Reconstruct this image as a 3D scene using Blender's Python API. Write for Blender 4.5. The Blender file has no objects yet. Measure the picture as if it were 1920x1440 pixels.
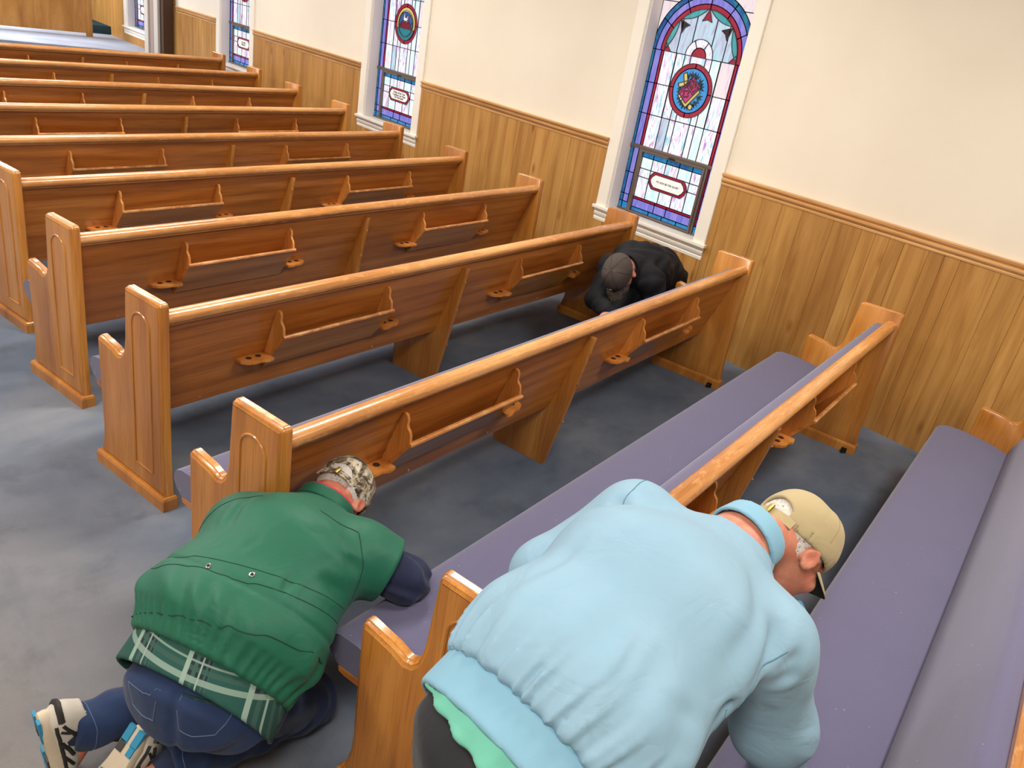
import bpy, bmesh, math, random
import numpy as np
from mathutils import Vector, Matrix
from mathutils.bvhtree import BVHTree

random.seed(7)
S = bpy.context.scene
COL = S.collection

# ------------------------------------------------------------------ camera
cam_d = bpy.data.cameras.new('camera')
cam = bpy.data.objects.new('camera', cam_d)
COL.objects.link(cam)
S.camera = cam
cam_d.sensor_width = 36.0
cam_d.lens = 1501.39 / 1920.0 * 36.0
cam_d.clip_start = 0.05
RIGHT, DOWN, FWD = [[0.728436, -0.664991, 0.164827], [-0.178227, -0.416232, -0.89162], [0.661526, 0.620111, -0.421718]]
m = Matrix.Identity(4)
for i in range(3):
    m[i][0] = RIGHT[i]
    m[i][1] = -DOWN[i]
    m[i][2] = -FWD[i]
m[0][3], m[1][3], m[2][3] = [-5.017, -1.5199, 2.0418]
cam.matrix_world = m

# ------------------------------------------------------------------ world, lights, exposure
w = bpy.data.worlds.new('world')
S.world = w
w.use_nodes = True
w.node_tree.nodes['Background'].inputs[0].default_value = (0.75, 0.85, 1.0, 1)
w.node_tree.nodes['Background'].inputs[1].default_value = 1.0
S.view_settings.view_transform = 'Standard'
S.view_settings.look = 'None'
S.view_settings.exposure = 0.0
S.view_settings.gamma = 1.0
S.view_settings.use_curve_mapping = False
S.cycles.max_bounces = 8
S.cycles.diffuse_bounces = 4
S.cycles.glossy_bounces = 3
S.cycles.transmission_bounces = 2
S.cycles.sample_clamp_indirect = 4.0
S.cycles.caustics_reflective = False
S.cycles.caustics_refractive = False


def area(name, loc, sx, sy, power, col):
    d = bpy.data.lights.new(name, 'AREA')
    d.shape = 'RECTANGLE'
    d.size, d.size_y = sx, sy
    d.energy = power
    d.color = col
    o = bpy.data.objects.new(name, d)
    o.location = loc
    COL.objects.link(o)
    return o


# flush ceiling fluorescent fixtures in two rows over the nave, more over the platform
LIGHTS = [(-2.2, -1.6), (-2.2, 1.6), (-2.2, 4.8), (-2.2, 8.0), (-5.6, -1.6), (-5.6, 1.6), (-5.6, 4.8), (-5.6, 8.0)]
for lx_, ly_ in LIGHTS:
    area('ceiling_light', (lx_, ly_, 3.30), 1.2, 0.6, 82, (1.0, 0.93, 0.84))
for lx_, ly_ in [(-2.4, 13.0), (-5.0, 13.0)]:
    area('platform_light', (lx_, ly_, 3.30), 1.4, 1.0, 230, (0.95, 0.96, 1.0))


# ------------------------------------------------------------------ helpers
def tag(o, label=None, cat=None, group=None, kind=None):
    if label: o['label'] = label
    if cat: o['category'] = cat
    if group: o['group'] = group
    if kind: o['kind'] = kind
    return o


def empty(name, loc=(0, 0, 0), rz=0.0):
    o = bpy.data.objects.new(name, None)
    o.location = loc
    o.rotation_euler = (0, 0, rz)
    o.empty_display_size = 0.2
    COL.objects.link(o)
    return o


class MB:
    """collects verts / faces, builds one mesh"""
    def __init__(s):
        s.v, s.f = [], []

    def add(s, vs, fs):
        b = len(s.v)
        s.v += [tuple(x) for x in vs]
        s.f += [tuple(b + i for i in q) for q in fs]
        return s

    def box(s, x0, x1, y0, y1, z0, z1):
        vs = [(x0, y0, z0), (x1, y0, z0), (x1, y1, z0), (x0, y1, z0), (x0, y0, z1), (x1, y0, z1), (x1, y1, z1), (x0, y1, z1)]
        return s.add(vs, [(0, 3, 2, 1), (4, 5, 6, 7), (0, 1, 5, 4), (1, 2, 6, 5), (2, 3, 7, 6), (3, 0, 4, 7)])

    def prism(s, poly, a0, a1, axis=0):
        """poly in the two other axes (cyclic order), extruded along axis"""
        n = len(poly)
        def P(p, a):
            if axis == 0: return (a, p[0], p[1])
            if axis == 1: return (p[0], a, p[1])
            return (p[0], p[1], a)
        vs = [P(p, a0) for p in poly] + [P(p, a1) for p in poly]
        fs = [tuple(range(n - 1, -1, -1)), tuple(range(n, 2 * n))]
        fs += [(i, (i + 1) % n, n + (i + 1) % n, n + i) for i in range(n)]
        return s.add(vs, fs)

    def loft(s, rings, cap=True):
        n = len(rings[0])
        vs = [p for r in rings for p in r]
        fs = []
        for k in range(len(rings) - 1):
            for i in range(n):
                j = (i + 1) % n
                fs.append((k * n + i, k * n + j, (k + 1) * n + j, (k + 1) * n + i))
        if cap:
            fs.append(tuple(range(n - 1, -1, -1)))
            fs.append(tuple(range((len(rings) - 1) * n, len(rings) * n)))
        return s.add(vs, fs)

    def tube(s, pts, r, n=8, closed=False):
        pts = [Vector(p) for p in pts]
        rings = []
        m_ = len(pts)
        up = None
        for i, p in enumerate(pts):
            if closed:
                t = (pts[(i + 1) % m_] - pts[i - 1])
            else:
                t = pts[min(i + 1, m_ - 1)] - pts[max(i - 1, 0)]
            t.normalize()
            if up is None:
                up = t.orthogonal().normalized()
            up = (up - t * up.dot(t)).normalized()
            b = t.cross(up)
            rr = r[i] if isinstance(r, (list, tuple)) else r
            rings.append([p + (up * math.cos(a) + b * math.sin(a)) * rr for a in [2 * math.pi * k / n for k in range(n)]])
        if closed:
            rings.append(rings[0])
        return s.loft(rings, cap=not closed)

    def disc(s, c, nrm, r, h, n=10):
        c, nrm = Vector(c), Vector(nrm).normalized()
        return s.tube([c, c + nrm * h], r, n)

    def build(s, name, mat, parent=None, smooth=False, bevel=0.0, seg=2):
        me = bpy.data.meshes.new(name)
        me.from_pydata(s.v, [], s.f)
        me.update()
        bm = bmesh.new()
        bm.from_mesh(me)
        bmesh.ops.recalc_face_normals(bm, faces=bm.faces)
        if bevel:
            es = [e for e in bm.edges if len(e.link_faces) == 2 and e.calc_face_angle(0) > 0.5]
            bmesh.ops.bevel(bm, geom=es, offset=bevel, segments=seg, profile=0.6, affect='EDGES', clamp_overlap=True)
        bm.to_mesh(me)
        bm.free()
        if smooth or bevel:
            me.polygons.foreach_set('use_smooth', [True] * len(me.polygons))
            try:
                me.set_sharp_from_angle(angle=math.radians(40 if smooth else 32))
            except Exception:
                pass
        if mat: me.materials.append(mat)
        o = bpy.data.objects.new(name, me)
        COL.objects.link(o)
        if parent: o.parent = parent
        return o


def link_mesh(name, me, parent=None):
    o = bpy.data.objects.new(name, me)
    COL.objects.link(o)
    if parent: o.parent = parent
    return o


def copy_tree(o, parent=None):
    c = o.copy()
    COL.objects.link(c)
    if parent: c.parent = parent
    for ch in list(o.children):
        copy_tree(ch, c)
    return c


# ------------------------------------------------------------------ materials
def lin(r, g, b):
    f = lambda c: ((c / 255.0) / 12.92) if c / 255.0 <= 0.04045 else (((c / 255.0) + 0.055) / 1.055) ** 2.4
    return (f(r), f(g), f(b), 1.0)


class NT:
    def __init__(s, name):
        s.mat = bpy.data.materials.new(name)
        s.mat.use_nodes = True
        s.t = s.mat.node_tree
        s.t.nodes.clear()
        s.out = s.n('ShaderNodeOutputMaterial')
        s.b = s.n('ShaderNodeBsdfPrincipled')
        s.l(s.b.outputs[0], s.out.inputs[0])

    def n(s, typ, **kw):
        x = s.t.nodes.new(typ)
        for k, v in kw.items():
            setattr(x, k, v)
        return x

    def l(s, a, b):
        s.t.links.new(a, b)

    def inp(s, node, **kw):
        for k, v in kw.items():
            node.inputs[k].default_value = v
        return node

    def coords(s, kind='Object', scale=(1, 1, 1), rnd=0.0, rot=(0, 0, 0)):
        tc = s.n('ShaderNodeTexCoord')
        mp = s.n('ShaderNodeMapping')
        mp.inputs['Scale'].default_value = scale
        mp.inputs['Rotation'].default_value = rot
        s.l(tc.outputs[kind], mp.inputs[0])
        if rnd:
            oi = s.n('ShaderNodeObjectInfo')
            mu = s.n('ShaderNodeVectorMath', operation='MULTIPLY')
            cb = s.n('ShaderNodeCombineXYZ')
            for i in range(3):
                s.l(oi.outputs['Random'], cb.inputs[i])
            s.l(cb.outputs[0], mu.inputs[0])
            mu.inputs[1].default_value = (rnd, rnd * 1.7, rnd * 2.3)
            s.l(mu.outputs[0], mp.inputs['Location'])
        return mp.outputs[0]

    def noise(s, vec, scale, detail=4, rough=0.5, dist=0.0, out='Fac'):
        x = s.n('ShaderNodeTexNoise')
        s.inp(x, Scale=scale, Detail=detail, Roughness=rough, Distortion=dist)
        s.l(vec, x.inputs['Vector'])
        return x.outputs[out]

    def ramp(s, fac, stops, interp='LINEAR'):
        x = s.n('ShaderNodeValToRGB')
        x.color_ramp.interpolation = interp
        while len(x.color_ramp.elements) < len(stops):
            x.color_ramp.elements.new(0.5)
        for e, (p, c) in zip(x.color_ramp.elements, stops):
            e.position = p
            e.color = c if len(c) == 4 else (*c, 1)
        s.l(fac, x.inputs[0])
        return x.outputs[0]

    def mix(s, fac, a, b, blend='MIX'):
        x = s.n('ShaderNodeMix', data_type='RGBA', blend_type=blend)
        for sock, v in ((x.inputs[0], fac), (x.inputs[6], a), (x.inputs[7], b)):
            if hasattr(v, 'is_linked') or isinstance(v, bpy.types.NodeSocket):
                s.l(v, sock)
            else:
                sock.default_value = v
        return x.outputs[2]

    def math(s, op, a, b=0.0, c=0.0):
        x = s.n('ShaderNodeMath', operation=op)
        for sock, v in zip(x.inputs, (a, b, c)):
            if isinstance(v, bpy.types.NodeSocket):
                s.l(v, sock)
            else:
                sock.default_value = v
        return x.outputs[0]

    def bump(s, h, strength=0.2, dist=0.01):
        x = s.n('ShaderNodeBump')
        x.inputs['Strength'].default_value = strength
        x.inputs['Distance'].default_value = dist
        s.l(h, x.inputs['Height'])
        s.l(x.outputs[0], s.b.inputs['Normal'])

    def base(s, v):
        if isinstance(v, bpy.types.NodeSocket):
            s.l(v, s.b.inputs['Base Color'])
        else:
            s.b.inputs['Base Color'].default_value = v


def plain(name, rgb, rough=0.5, spec=0.5, metal=0.0, noise=0.0, nscale=30, bump=0.0, sheen=0.0):
    t = NT(name)
    c = lin(*rgb)
    if noise:
        n_ = t.noise(t.coords(), nscale, 5)
        t.base(t.mix(n_, tuple(x * (1 - noise) for x in c[:3]) + (1,), tuple(min(1, x * (1 + noise)) for x in c[:3]) + (1,)))
    else:
        t.base(c)
    if bump:
        t.bump(t.noise(t.coords(), nscale * 4, 3), bump, 0.004)
    t.b.inputs['Roughness'].default_value = rough
    t.b.inputs['Specular IOR Level'].default_value = spec
    t.b.inputs['Metallic'].default_value = metal
    if sheen:
        t.b.inputs['Sheen Weight'].default_value = sheen
    return t.mat


def oak(name, axis, dark, mid, light, rough=0.3, wear=0.0):
    """varnished oak, grain running along axis"""
    t = NT(name)
    sc = [9.0, 9.0, 9.0]
    sc[axis] = 0.9
    v = t.coords('Object', tuple(sc), rnd=3.0)
    big = t.noise(v, 1.1, 3, 0.5, 0.6)
    wv = t.n('ShaderNodeTexWave', wave_type='BANDS', bands_direction='Z' if axis != 2 else 'X')
    t.inp(wv, Scale=0.42, Distortion=11.0, Detail=3.0)
    wv.inputs['Detail Scale'].default_value = 0.7
    t.l(v, wv.inputs['Vector'])
    fine_sc = [170.0, 170.0, 170.0]
    fine_sc[axis] = 5.0
    fine = t.noise(t.coords('Object', tuple(fine_sc), rnd=3.0), 1.0, 3, 0.6)
    c = t.ramp(big, [(0.28, lin(*dark)), (0.5, lin(*mid)), (0.74, lin(*light))])
    g = t.ramp(wv.outputs['Fac'], [(0.0, (0.78, 0.74, 0.70)), (0.30, (0.98, 0.97, 0.96)), (1.0, (1.06, 1.06, 1.06))])
    c = t.mix(0.75, c, g, 'MULTIPLY')
    g2 = t.ramp(fine, [(0.3, (0.68, 0.64, 0.6)), (0.5, (1, 1, 1)), (0.75, (1.08, 1.08, 1.08))])
    c = t.mix(0.85, c, g2, 'MULTIPLY')
    oi = t.n('ShaderNodeObjectInfo')
    hue = t.ramp(oi.outputs['Random'], [(0, (0.90, 0.88, 0.86)), (1, (1.08, 1.08, 1.08))])
    c = t.mix(1.0, c, hue, 'MULTIPLY')
    if wear:
        wn = t.noise(t.coords('Object', (14, 40, 40), rnd=3.0), 1.0, 6, 0.7)
        wm = t.ramp(wn, [(0.52, (0, 0, 0)), (0.60, (1, 1, 1))])
        c = t.mix(t.math('MULTIPLY', wm, wear), c, lin(228, 178, 118))
    t.base(c)
    t.b.inputs['Roughness'].default_value = rough
    t.b.inputs['Coat Weight'].default_value = 0.35
    t.b.inputs['Coat Roughness'].default_value = 0.12
    t.bump(fine, 0.08, 0.002)
    return t.mat


M = {}
M['oak_end'] = oak('varnished oak end panel', 2, (170, 106, 40), (190, 125, 52), (206, 144, 68))
M['oak_board'] = oak('varnished oak board', 0, (156, 92, 36), (178, 108, 46), (196, 128, 62), 0.32)
M['oak_rail'] = oak('worn oak rail', 0, (172, 112, 54), (198, 136, 74), (220, 164, 104), 0.27, 0.28)
M['oak_rack'] = oak('oak rack', 0, (182, 112, 46), (200, 130, 58), (214, 146, 74))
M['oak_rackv'] = oak('oak bracket', 2, (190, 118, 52), (208, 136, 64), (222, 154, 82))
M['oak_top'] = oak('worn oak end top', 1, (180, 112, 56), (202, 136, 76), (222, 164, 108), 0.3, 0.7)


def plank_mat():
    t = NT('knotty pine plank')
    v = t.coords('Object', (8, 8, 0.8), rnd=9.0)
    n1 = t.noise(v, 1.4, 4, 0.55, 0.8)
    fine = t.noise(t.coords('Object', (150, 150, 3.5), rnd=9.0), 1.0, 3, 0.6)
    c = t.ramp(n1, [(0.3, lin(158, 110, 54)), (0.52, lin(180, 132, 70)), (0.75, lin(196, 150, 86))])
    c = t.mix(0.5, c, t.ramp(fine, [(0.3, (0.76, 0.73, 0.7)), (0.5, (1, 1, 1)), (0.75, (1.05, 1.05, 1.05))]), 'MULTIPLY')
    # knots: voronoi cells stretched along the plank
    vo = t.n('ShaderNodeTexVoronoi')
    t.l(t.coords('Object', (5.2, 5.2, 2.1), rnd=9.0), vo.inputs['Vector'])
    vo.inputs['Scale'].default_value = 1.0
    k = t.ramp(vo.outputs['Distance'], [(0.035, (0.42, 0.30, 0.2)), (0.07, (0.72, 0.6, 0.5)), (0.14, (1, 1, 1))])
    c = t.mix(0.8, c, k, 'MULTIPLY')
    oi = t.n('ShaderNodeObjectInfo')
    c = t.mix(1.0, c, t.ramp(oi.outputs['Random'], [(0, (0.84, 0.80, 0.76)), (0.3, (1, 0.98, 0.95)), (0.7, (0.96, 0.97, 0.95)), (1, (1.08, 1.08, 1.06))]), 'MULTIPLY')
    t.base(c)
    # fine fluting on some planks
    wv = t.n('ShaderNodeTexWave', wave_type='BANDS', bands_direction='Y')
    t.inp(wv, Scale=14.0, Distortion=0.0)
    t.l(t.coords('Object'), wv.inputs['Vector'])
    t.bump(t.ramp(wv.outputs['Fac'], [(0.0, (0, 0, 0)), (0.12, (1, 1, 1))]), 0.12, 0.003)
    t.b.inputs['Roughness'].default_value = 0.42
    return t.mat


M['plank'] = plank_mat()
M['pine_trim'] = oak('pale oak moulding', 1, (186, 138, 84), (206, 158, 102), (218, 174, 120), 0.35)


def wall_mat():
    t = NT('cream painted drywall')
    n_ = t.noise(t.coords(), 1.2, 3)
    t.base(t.ramp(n_, [(0.3, lin(226, 216, 198)), (0.7, lin(234, 225, 208))]))
    t.bump(t.noise(t.coords(), 220, 3), 0.08, 0.002)
    t.b.inputs['Roughness'].default_value = 0.85
    return t.mat


M['wall'] = wall_mat()
M['white'] = plain('white gloss trim paint', (236, 230, 218), 0.4)
M['reveal'] = plain('white window reveal paint', (224, 218, 214), 0.5)
M['ceiling'] = plain('ceiling white', (236, 234, 228), 0.9)
M['bronze'] = plain('bronze window frame', (112, 100, 92), 0.4, 0.5, 0.35)
M['lead'] = plain('lead came', (58, 56, 60), 0.5, 0.5, 0.2)
M['metal'] = plain('dull steel', (130, 128, 124), 0.35, 0.5, 0.9)
M['darkmetal'] = plain('dark steel', (50, 46, 42), 0.4, 0.5, 0.7)
M['hole'] = plain('dark hole', (52, 26, 14), 0.9)
M['taupe'] = plain('taupe painted partition edge', (150, 132, 122), 0.7)
M['greytrim'] = plain('grey white jamb paint', (196, 190, 180), 0.6)
M['darkwood'] = plain('dark wood and recess shade', (70, 46, 28), 0.6, noise=0.3)  # dark wood; beside the partition it also stands in for recess shadow


def carpet_mat():
    t = NT('blue grey carpet')
    v = t.coords('Object')
    big = t.noise(t.coords('Object', (1.2, 1.7, 1)), 0.9, 5, 0.58, 0.3)
    st = t.noise(v, 3.3, 6, 0.62)
    fib = t.noise(v, 420, 2)
    wear = t.noise(t.coords('Object', (1.6, 0.55, 1)), 1.6, 5, 0.65)
    c = t.ramp(big, [(0.32, lin(86, 98, 118)), (0.52, lin(110, 120, 137)), (0.72, lin(136, 142, 152))])
    # the walked aisle (x < -4) is browner with trodden-in dirt
    sx = t.n('ShaderNodeSeparateXYZ')
    tc = t.n('ShaderNodeTexCoord')
    t.l(tc.outputs['Object'], sx.inputs[0])
    mr = t.n('ShaderNodeMapRange')
    mr.inputs['From Min'].default_value = -3.9
    mr.inputs['From Max'].default_value = -4.9
    t.l(sx.outputs['X'], mr.inputs['Value'])
    ny = t.n('ShaderNodeMapRange')
    ny.inputs['From Min'].default_value = 2.6
    ny.inputs['From Max'].default_value = 0.6
    t.l(sx.outputs['Y'], ny.inputs['Value'])
    am = t.math('MULTIPLY', mr.outputs[0], ny.outputs[0])
    c = t.mix(t.math('MULTIPLY', am, t.ramp(wear, [(0.25, (0.55, 0.55, 0.55)), (0.6, (1, 1, 1))])), c, lin(134, 126, 118))
    s1 = t.ramp(st, [(0.30, (0.62, 0.62, 0.62)), (0.46, (0.97, 0.97, 0.97)), (1, (1.05, 1.05, 1.05))])
    c = t.mix(0.7, c, s1, 'MULTIPLY')
    blot = t.ramp(wear, [(0.26, (0.7, 0.68, 0.66)), (0.4, (1, 1, 1))])
    c = t.mix(0.6, c, blot, 'MULTIPLY')
    c = t.mix(0.5, c, t.ramp(fib, [(0.3, (0.8, 0.8, 0.8)), (0.7, (1.12, 1.12, 1.12))]), 'MULTIPLY')
    t.base(c)
    t.b.inputs['Roughness'].default_value = 0.95
    t.b.inputs['Specular IOR Level'].default_value = 0.15
    t.bump(fib, 0.5, 0.006)
    return t.mat


M['carpet'] = carpet_mat()


def fabric(name, rgb, var=0.12, weave=900, sheen=0.2, rough=0.9, spot=0.0):
    t = NT(name)
    v = t.coords('Object')
    c0 = lin(*rgb)
    n1 = t.noise(v, 6, 4)
    c = t.mix(n1, tuple(x * (1 - var) for x in c0[:3]) + (1,), tuple(x * (1 + var) for x in c0[:3]) + (1,))
    f = t.noise(v, weave, 2)
    c = t.mix(0.5, c, t.ramp(f, [(0.3, (0.82, 0.82, 0.82)), (0.7, (1.12, 1.12, 1.12))]), 'MULTIPLY')
    if spot:
        sp = t.noise(v, 60, 1)
        c = t.mix(t.ramp(sp, [(0.78, (0, 0, 0)), (0.80, (spot, spot, spot))]), c, lin(200, 200, 205))
    t.base(c)
    t.bump(f, 0.25, 0.002)
    t.b.inputs['Roughness'].default_value = rough
    t.b.inputs['Specular IOR Level'].default_value = 0.2
    t.b.inputs['Sheen Weight'].default_value = sheen
    return t.mat


M['cushion'] = fabric('periwinkle pew upholstery', (94, 92, 120), 0.05, 500, 0.25, 0.9, 0.3)

# ------------------------------------------------------------------ room
WINS = [(1.549, 2.619), (5.06, 6.13), (8.56, 9.62), (11.94, 13.0)]   # outer edges of the casings along the wall
OPN = 0.105                                                        # casing width: the opening starts this far in
SILL = 0.733
ZTOP = 2.47
RAIL = 1.25
CEIL = 3.34
YB, YF = -4.2, 17.4
XL = -8.6
PY = 11.66        # front edge of the raised platform
PZ = 0.50


def build_room():
    tag(MB().box(XL, 0.0, YB, YF, -0.05, 0.0).build('floor', M['carpet']), kind='structure')
    tag(MB().box(XL, 0.0, YB, YF, CEIL, CEIL + 0.05).build('ceiling', M['ceiling']), kind='structure')
    wb = MB()
    T = 0.22
    y = YB
    for a, b in WINS:
        wb.box(0, T, y, a + OPN, 0, CEIL)
        wb.box(0, T, a + OPN, b - OPN, 0, SILL - 0.03)
        wb.box(0, T, a + OPN, b - OPN, ZTOP, CEIL)
        y = b - OPN
    wb.box(0, T, y, YF, 0, CEIL)
    wall = wb.build('wall_right', M['wall'])
    tag(wall, kind='structure')
    # wood planks of the wainscot, one by one
    rnd = random.Random(11)
    blocked = []
    for a, b in WINS:
        blocked.append((a, b))
    y = YB
    while y < YF - 0.05:
        wd = rnd.choice([0.09, 0.12, 0.15, 0.19, 0.22]) * (1 if y < 9 else 1.3)
        y1 = min(y + wd, YF)
        segs = [(y, y1, 0.0, RAIL - 0.075, False)]
        for a, b in blocked:
            if y < b and y1 > a:
                segs = []
                if y < a: segs.append((y, a, 0.0, RAIL - 0.075, False))
                segs.append((max(y, a), min(y1, b), 0.0, SILL - 0.10, False))
                if y1 > b: segs.append((b, y1, 0.0, RAIL - 0.075, False))
        for (p, q, z0, z1, _) in segs:
            if q - p < 0.012: continue
            top = z1
            if p > 10.93: top = z1 if any(a < (p + q) / 2 < b for a, b in WINS) else CEIL - 0.02
            if p > PY: z0 = PZ
            d = 0.0135 + rnd.random() * 0.0015
            e = 0.0022
            mb = MB()
            mb.loft([[(0.001, p + 0.0004, z0), (0.001, q - 0.0004, z0), (0.001, q - 0.0004, top), (0.001, p + 0.0004, top)],
                     [(-d + e, p + 0.0004, z0), (-d + e, q - 0.0004, z0), (-d + e, q - 0.0004, top), (-d + e, p + 0.0004, top)],
                     [(-d, p + e, z0), (-d, q - e, z0), (-d, q - e, top), (-d, p + e, top)]])
            mb.build('plank', M['plank'], wall)
        y = y1
    # chair rail mouldings between the casings
    prof = [(0, 0.0), (-0.018, 0.0), (-0.020, 0.012), (-0.014, 0.018), (-0.026, 0.026), (-0.034, 0.036), (-0.034, 0.046),
            (-0.022, 0.052), (-0.026, 0.060), (-0.040, 0.066), (-0.042, 0.078), (-0.036, 0.082), (0, 0.082)]
    y = YB + 0.02
    n = 1
    for a, b in WINS[:3] + [(10.90, 10.90)]:
        mb = MB().prism([(px, RAIL - 0.082 + pz) for px, pz in prof], y, a, axis=1)
        tag(mb.build('trim_%d' % n, M['pine_trim'], smooth=True), kind='structure')
        n += 1
        y = b
    # other walls, out of frame
    tag(MB().box(XL - 0.1, XL, YB, YF, 0, CEIL).build('wall_left', M['wall']), kind='structure')
    tag(MB().box(XL, 0.0, YB - 0.1, YB, 0, CEIL).build('wall_back', M['wall']), kind='structure')
    wf = MB().box(XL, 0.0, YF, YF + 0.1, 0, CEIL).build('wall_front', M['darkwood'])
    tag(wf, kind='structure')
    y = XL
    x = -3.2
    while x < -0.02:
        x1 = min(x + rnd.choice([0.12, 0.16, 0.2]), 0.0)
        MB().box(x + 0.001, x1 - 0.001, YF - 0.014, YF + 0.001, PZ, CEIL - 0.02).build('plank', M['plank'], wf)
        x = x1
    # raised platform with its carpet, and the dark riser step at the far right
    pf = MB().box(XL, 0.0, PY, YF, 0.0, PZ).build('platform_floor', M['pcarpet'], bevel=0.01)
    tag(pf, 'pale blue carpeted platform across the front of the room', kind='structure')


def pcarpet():
    t = NT('pale platform carpet')
    n_ = t.noise(t.coords(), 2.0, 4)
    t.base(t.ramp(n_, [(0.3, lin(140, 146, 160)), (0.7, lin(160, 166, 178))]))
    t.bump(t.noise(t.coords(), 400, 2), 0.3, 0.004)
    t.b.inputs['Roughness'].default_value = 0.95
    return t.mat


M['pcarpet'] = pcarpet()
build_room()


# ------------------------------------------------------------------ stained glass windows
def glass(name, stops, scale=(24, 24, 5.5), strength=1.0, nscale=1.0, dist=1.2):
    """opalescent leaded glass lit by the daylight behind it"""
    t = NT(name)
    v = t.coords('Object', scale, rnd=23.0)
    f = t.noise(v, nscale, 5, 0.6, dist)
    c = t.ramp(f, stops)
    t.base(t.mix(0.75, c, (0.02, 0.02, 0.02, 1)))
    t.l(c, t.b.inputs['Emission Color'])
    t.b.inputs['Emission Strength'].default_value = strength * 0.92
    t.b.inputs['Roughness'].default_value = 0.15
    t.bump(f, 0.1, 0.004)
    return t.mat


W_ = lin(246, 244, 252)
G = {}
G['opal'] = glass('white opal glass', [(0.32, lin(140, 200, 226)), (0.41, lin(196, 226, 240)), (0.46, W_), (0.52, W_), (0.57, lin(232, 206, 234)), (0.66, lin(186, 140, 204))], strength=0.95)
G['opalpink'] = glass('pink opal glass', [(0.25, lin(238, 226, 236)), (0.5, lin(240, 224, 226)), (0.75, lin(216, 190, 226))], strength=0.9)
G['cyan'] = glass('pale blue streaky glass', [(0.25, lin(150, 205, 230)), (0.42, lin(190, 228, 240)), (0.56, lin(196, 200, 228)), (0.75, lin(150, 158, 200))], strength=0.85)
G['aqua'] = glass('aqua tinted glass', [(0.3, lin(186, 236, 240)), (0.6, lin(236, 248, 250)), (0.8, lin(210, 240, 236))], strength=0.95)
G['purple'] = glass('lavender cathedral glass', [(0.25, lin(96, 104, 214)), (0.5, lin(136, 134, 226)), (0.75, lin(176, 156, 232))], strength=0.75)
G['blue'] = glass('deep blue cathedral glass', [(0.22, lin(8, 52, 130)), (0.42, lin(10, 84, 160)), (0.56, lin(14, 120, 164)), (0.7, lin(20, 140, 140)), (0.85, lin(30, 120, 180))], (16, 16, 12), 0.7)
G['brightblue'] = glass('bright blue glass', [(0.3, lin(8, 96, 176)), (0.55, lin(14, 134, 196)), (0.8, lin(30, 170, 180))], (16, 16, 12), 0.8)
G['teal'] = glass('teal leaf glass', [(0.3, lin(60, 150, 176)), (0.55, lin(70, 180, 180)), (0.8, lin(110, 205, 215))], strength=0.7)
G['red'] = glass('ruby glass', [(0.3, lin(150, 14, 52)), (0.7, lin(196, 22, 66))], strength=0.65)
G['black'] = glass('black violet glass', [(0.3, lin(34, 22, 44)), (0.7, lin(60, 34, 60))], strength=0.2)
G['sky'] = glass('medallion sky glass', [(0.3, lin(40, 130, 214)), (0.7, lin(70, 170, 232))], strength=0.75)
G['royal'] = glass('medallion royal blue glass', [(0.3, lin(36, 84, 160)), (0.7, lin(60, 116, 190))], strength=0.6)
G['sea'] = glass('medallion sea glass', [(0.3, lin(20, 124, 156)), (0.7, lin(40, 156, 160))], strength=0.65)
G['magenta'] = glass('magenta painted glass', [(0.3, lin(190, 40, 110)), (0.7, lin(224, 70, 140))], strength=0.65)
G['gold'] = glass('yellow painted glass', [(0.3, lin(222, 196, 96)), (0.7, lin(240, 220, 140))], strength=0.7)
G['leaf'] = glass('dark painted leaves', [(0.3, lin(24, 60, 90)), (0.7, lin(40, 84, 110))], strength=0.3)
G['plaque'] = glass('ivory inscription glass', [(0.3, lin(248, 236, 226)), (0.7, lin(252, 244, 240))], strength=0.95)
G['ink'] = plain('black glass paint', (34, 24, 24), 0.5)

XG = 0.12     # depth of the glass behind the wall face


class Win:
    def __init__(s, yc, root):
        s.yc, s.root, s.lead = yc, root, []
        s.cache = {}

    def P(s, u, z, d=0.0):
        return (XG - d, -u, z)        # u grows towards the viewer's right (negative y)

    def pane(s, poly, mat, d=0.0, th=0.004, name='pane', lead=True, parent=None):
        mb = MB()
        n = len(poly)
        mb.loft([[s.P(u, z, d) for u, z in poly], [s.P(u, z, d + th) for u, z in poly]])
        o = mb.build(name, G[mat], parent or s.root)
        if lead:
            s.lead.append((list(poly), True, d))
        return o

    def line(s, pts, closed=False, d=0.0):
        s.lead.append((list(pts), closed, d))

    def finish(s, r=0.0028):
        mb = MB()
        for pts, closed, d in s.lead:
            k = len(pts)
            for i in range(k if closed else k - 1):
                a, b = pts[i], pts[(i + 1) % k]
                du, dz = b[0] - a[0], b[1] - a[1]
                L = math.hypot(du, dz)
                if L < 1e-5: continue
                nu, nz = -dz / L * r, du / L * r
                q = [(a[0] + nu, a[1] + nz), (b[0] + nu, b[1] + nz), (b[0] - nu, b[1] - nz), (a[0] - nu, a[1] - nz)]
                mb.loft([[s.P(u, z, d + 0.003) for u, z in q], [s.P(u, z, d + 0.0075) for u, z in q]])
        o = mb.build('leading', M['lead'], s.root)
        return o


def arc(cx, cz, r, a0, a1, n):
    return [(cx + r * math.cos(math.radians(a0 + (a1 - a0) * i / n)), cz + r * math.sin(math.radians(a0 + (a1 - a0) * i / n))) for i in range(n + 1)]


def rect(a, b, c, d):
    return [(a, c), (b, c), (b, d), (a, d)]


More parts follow.
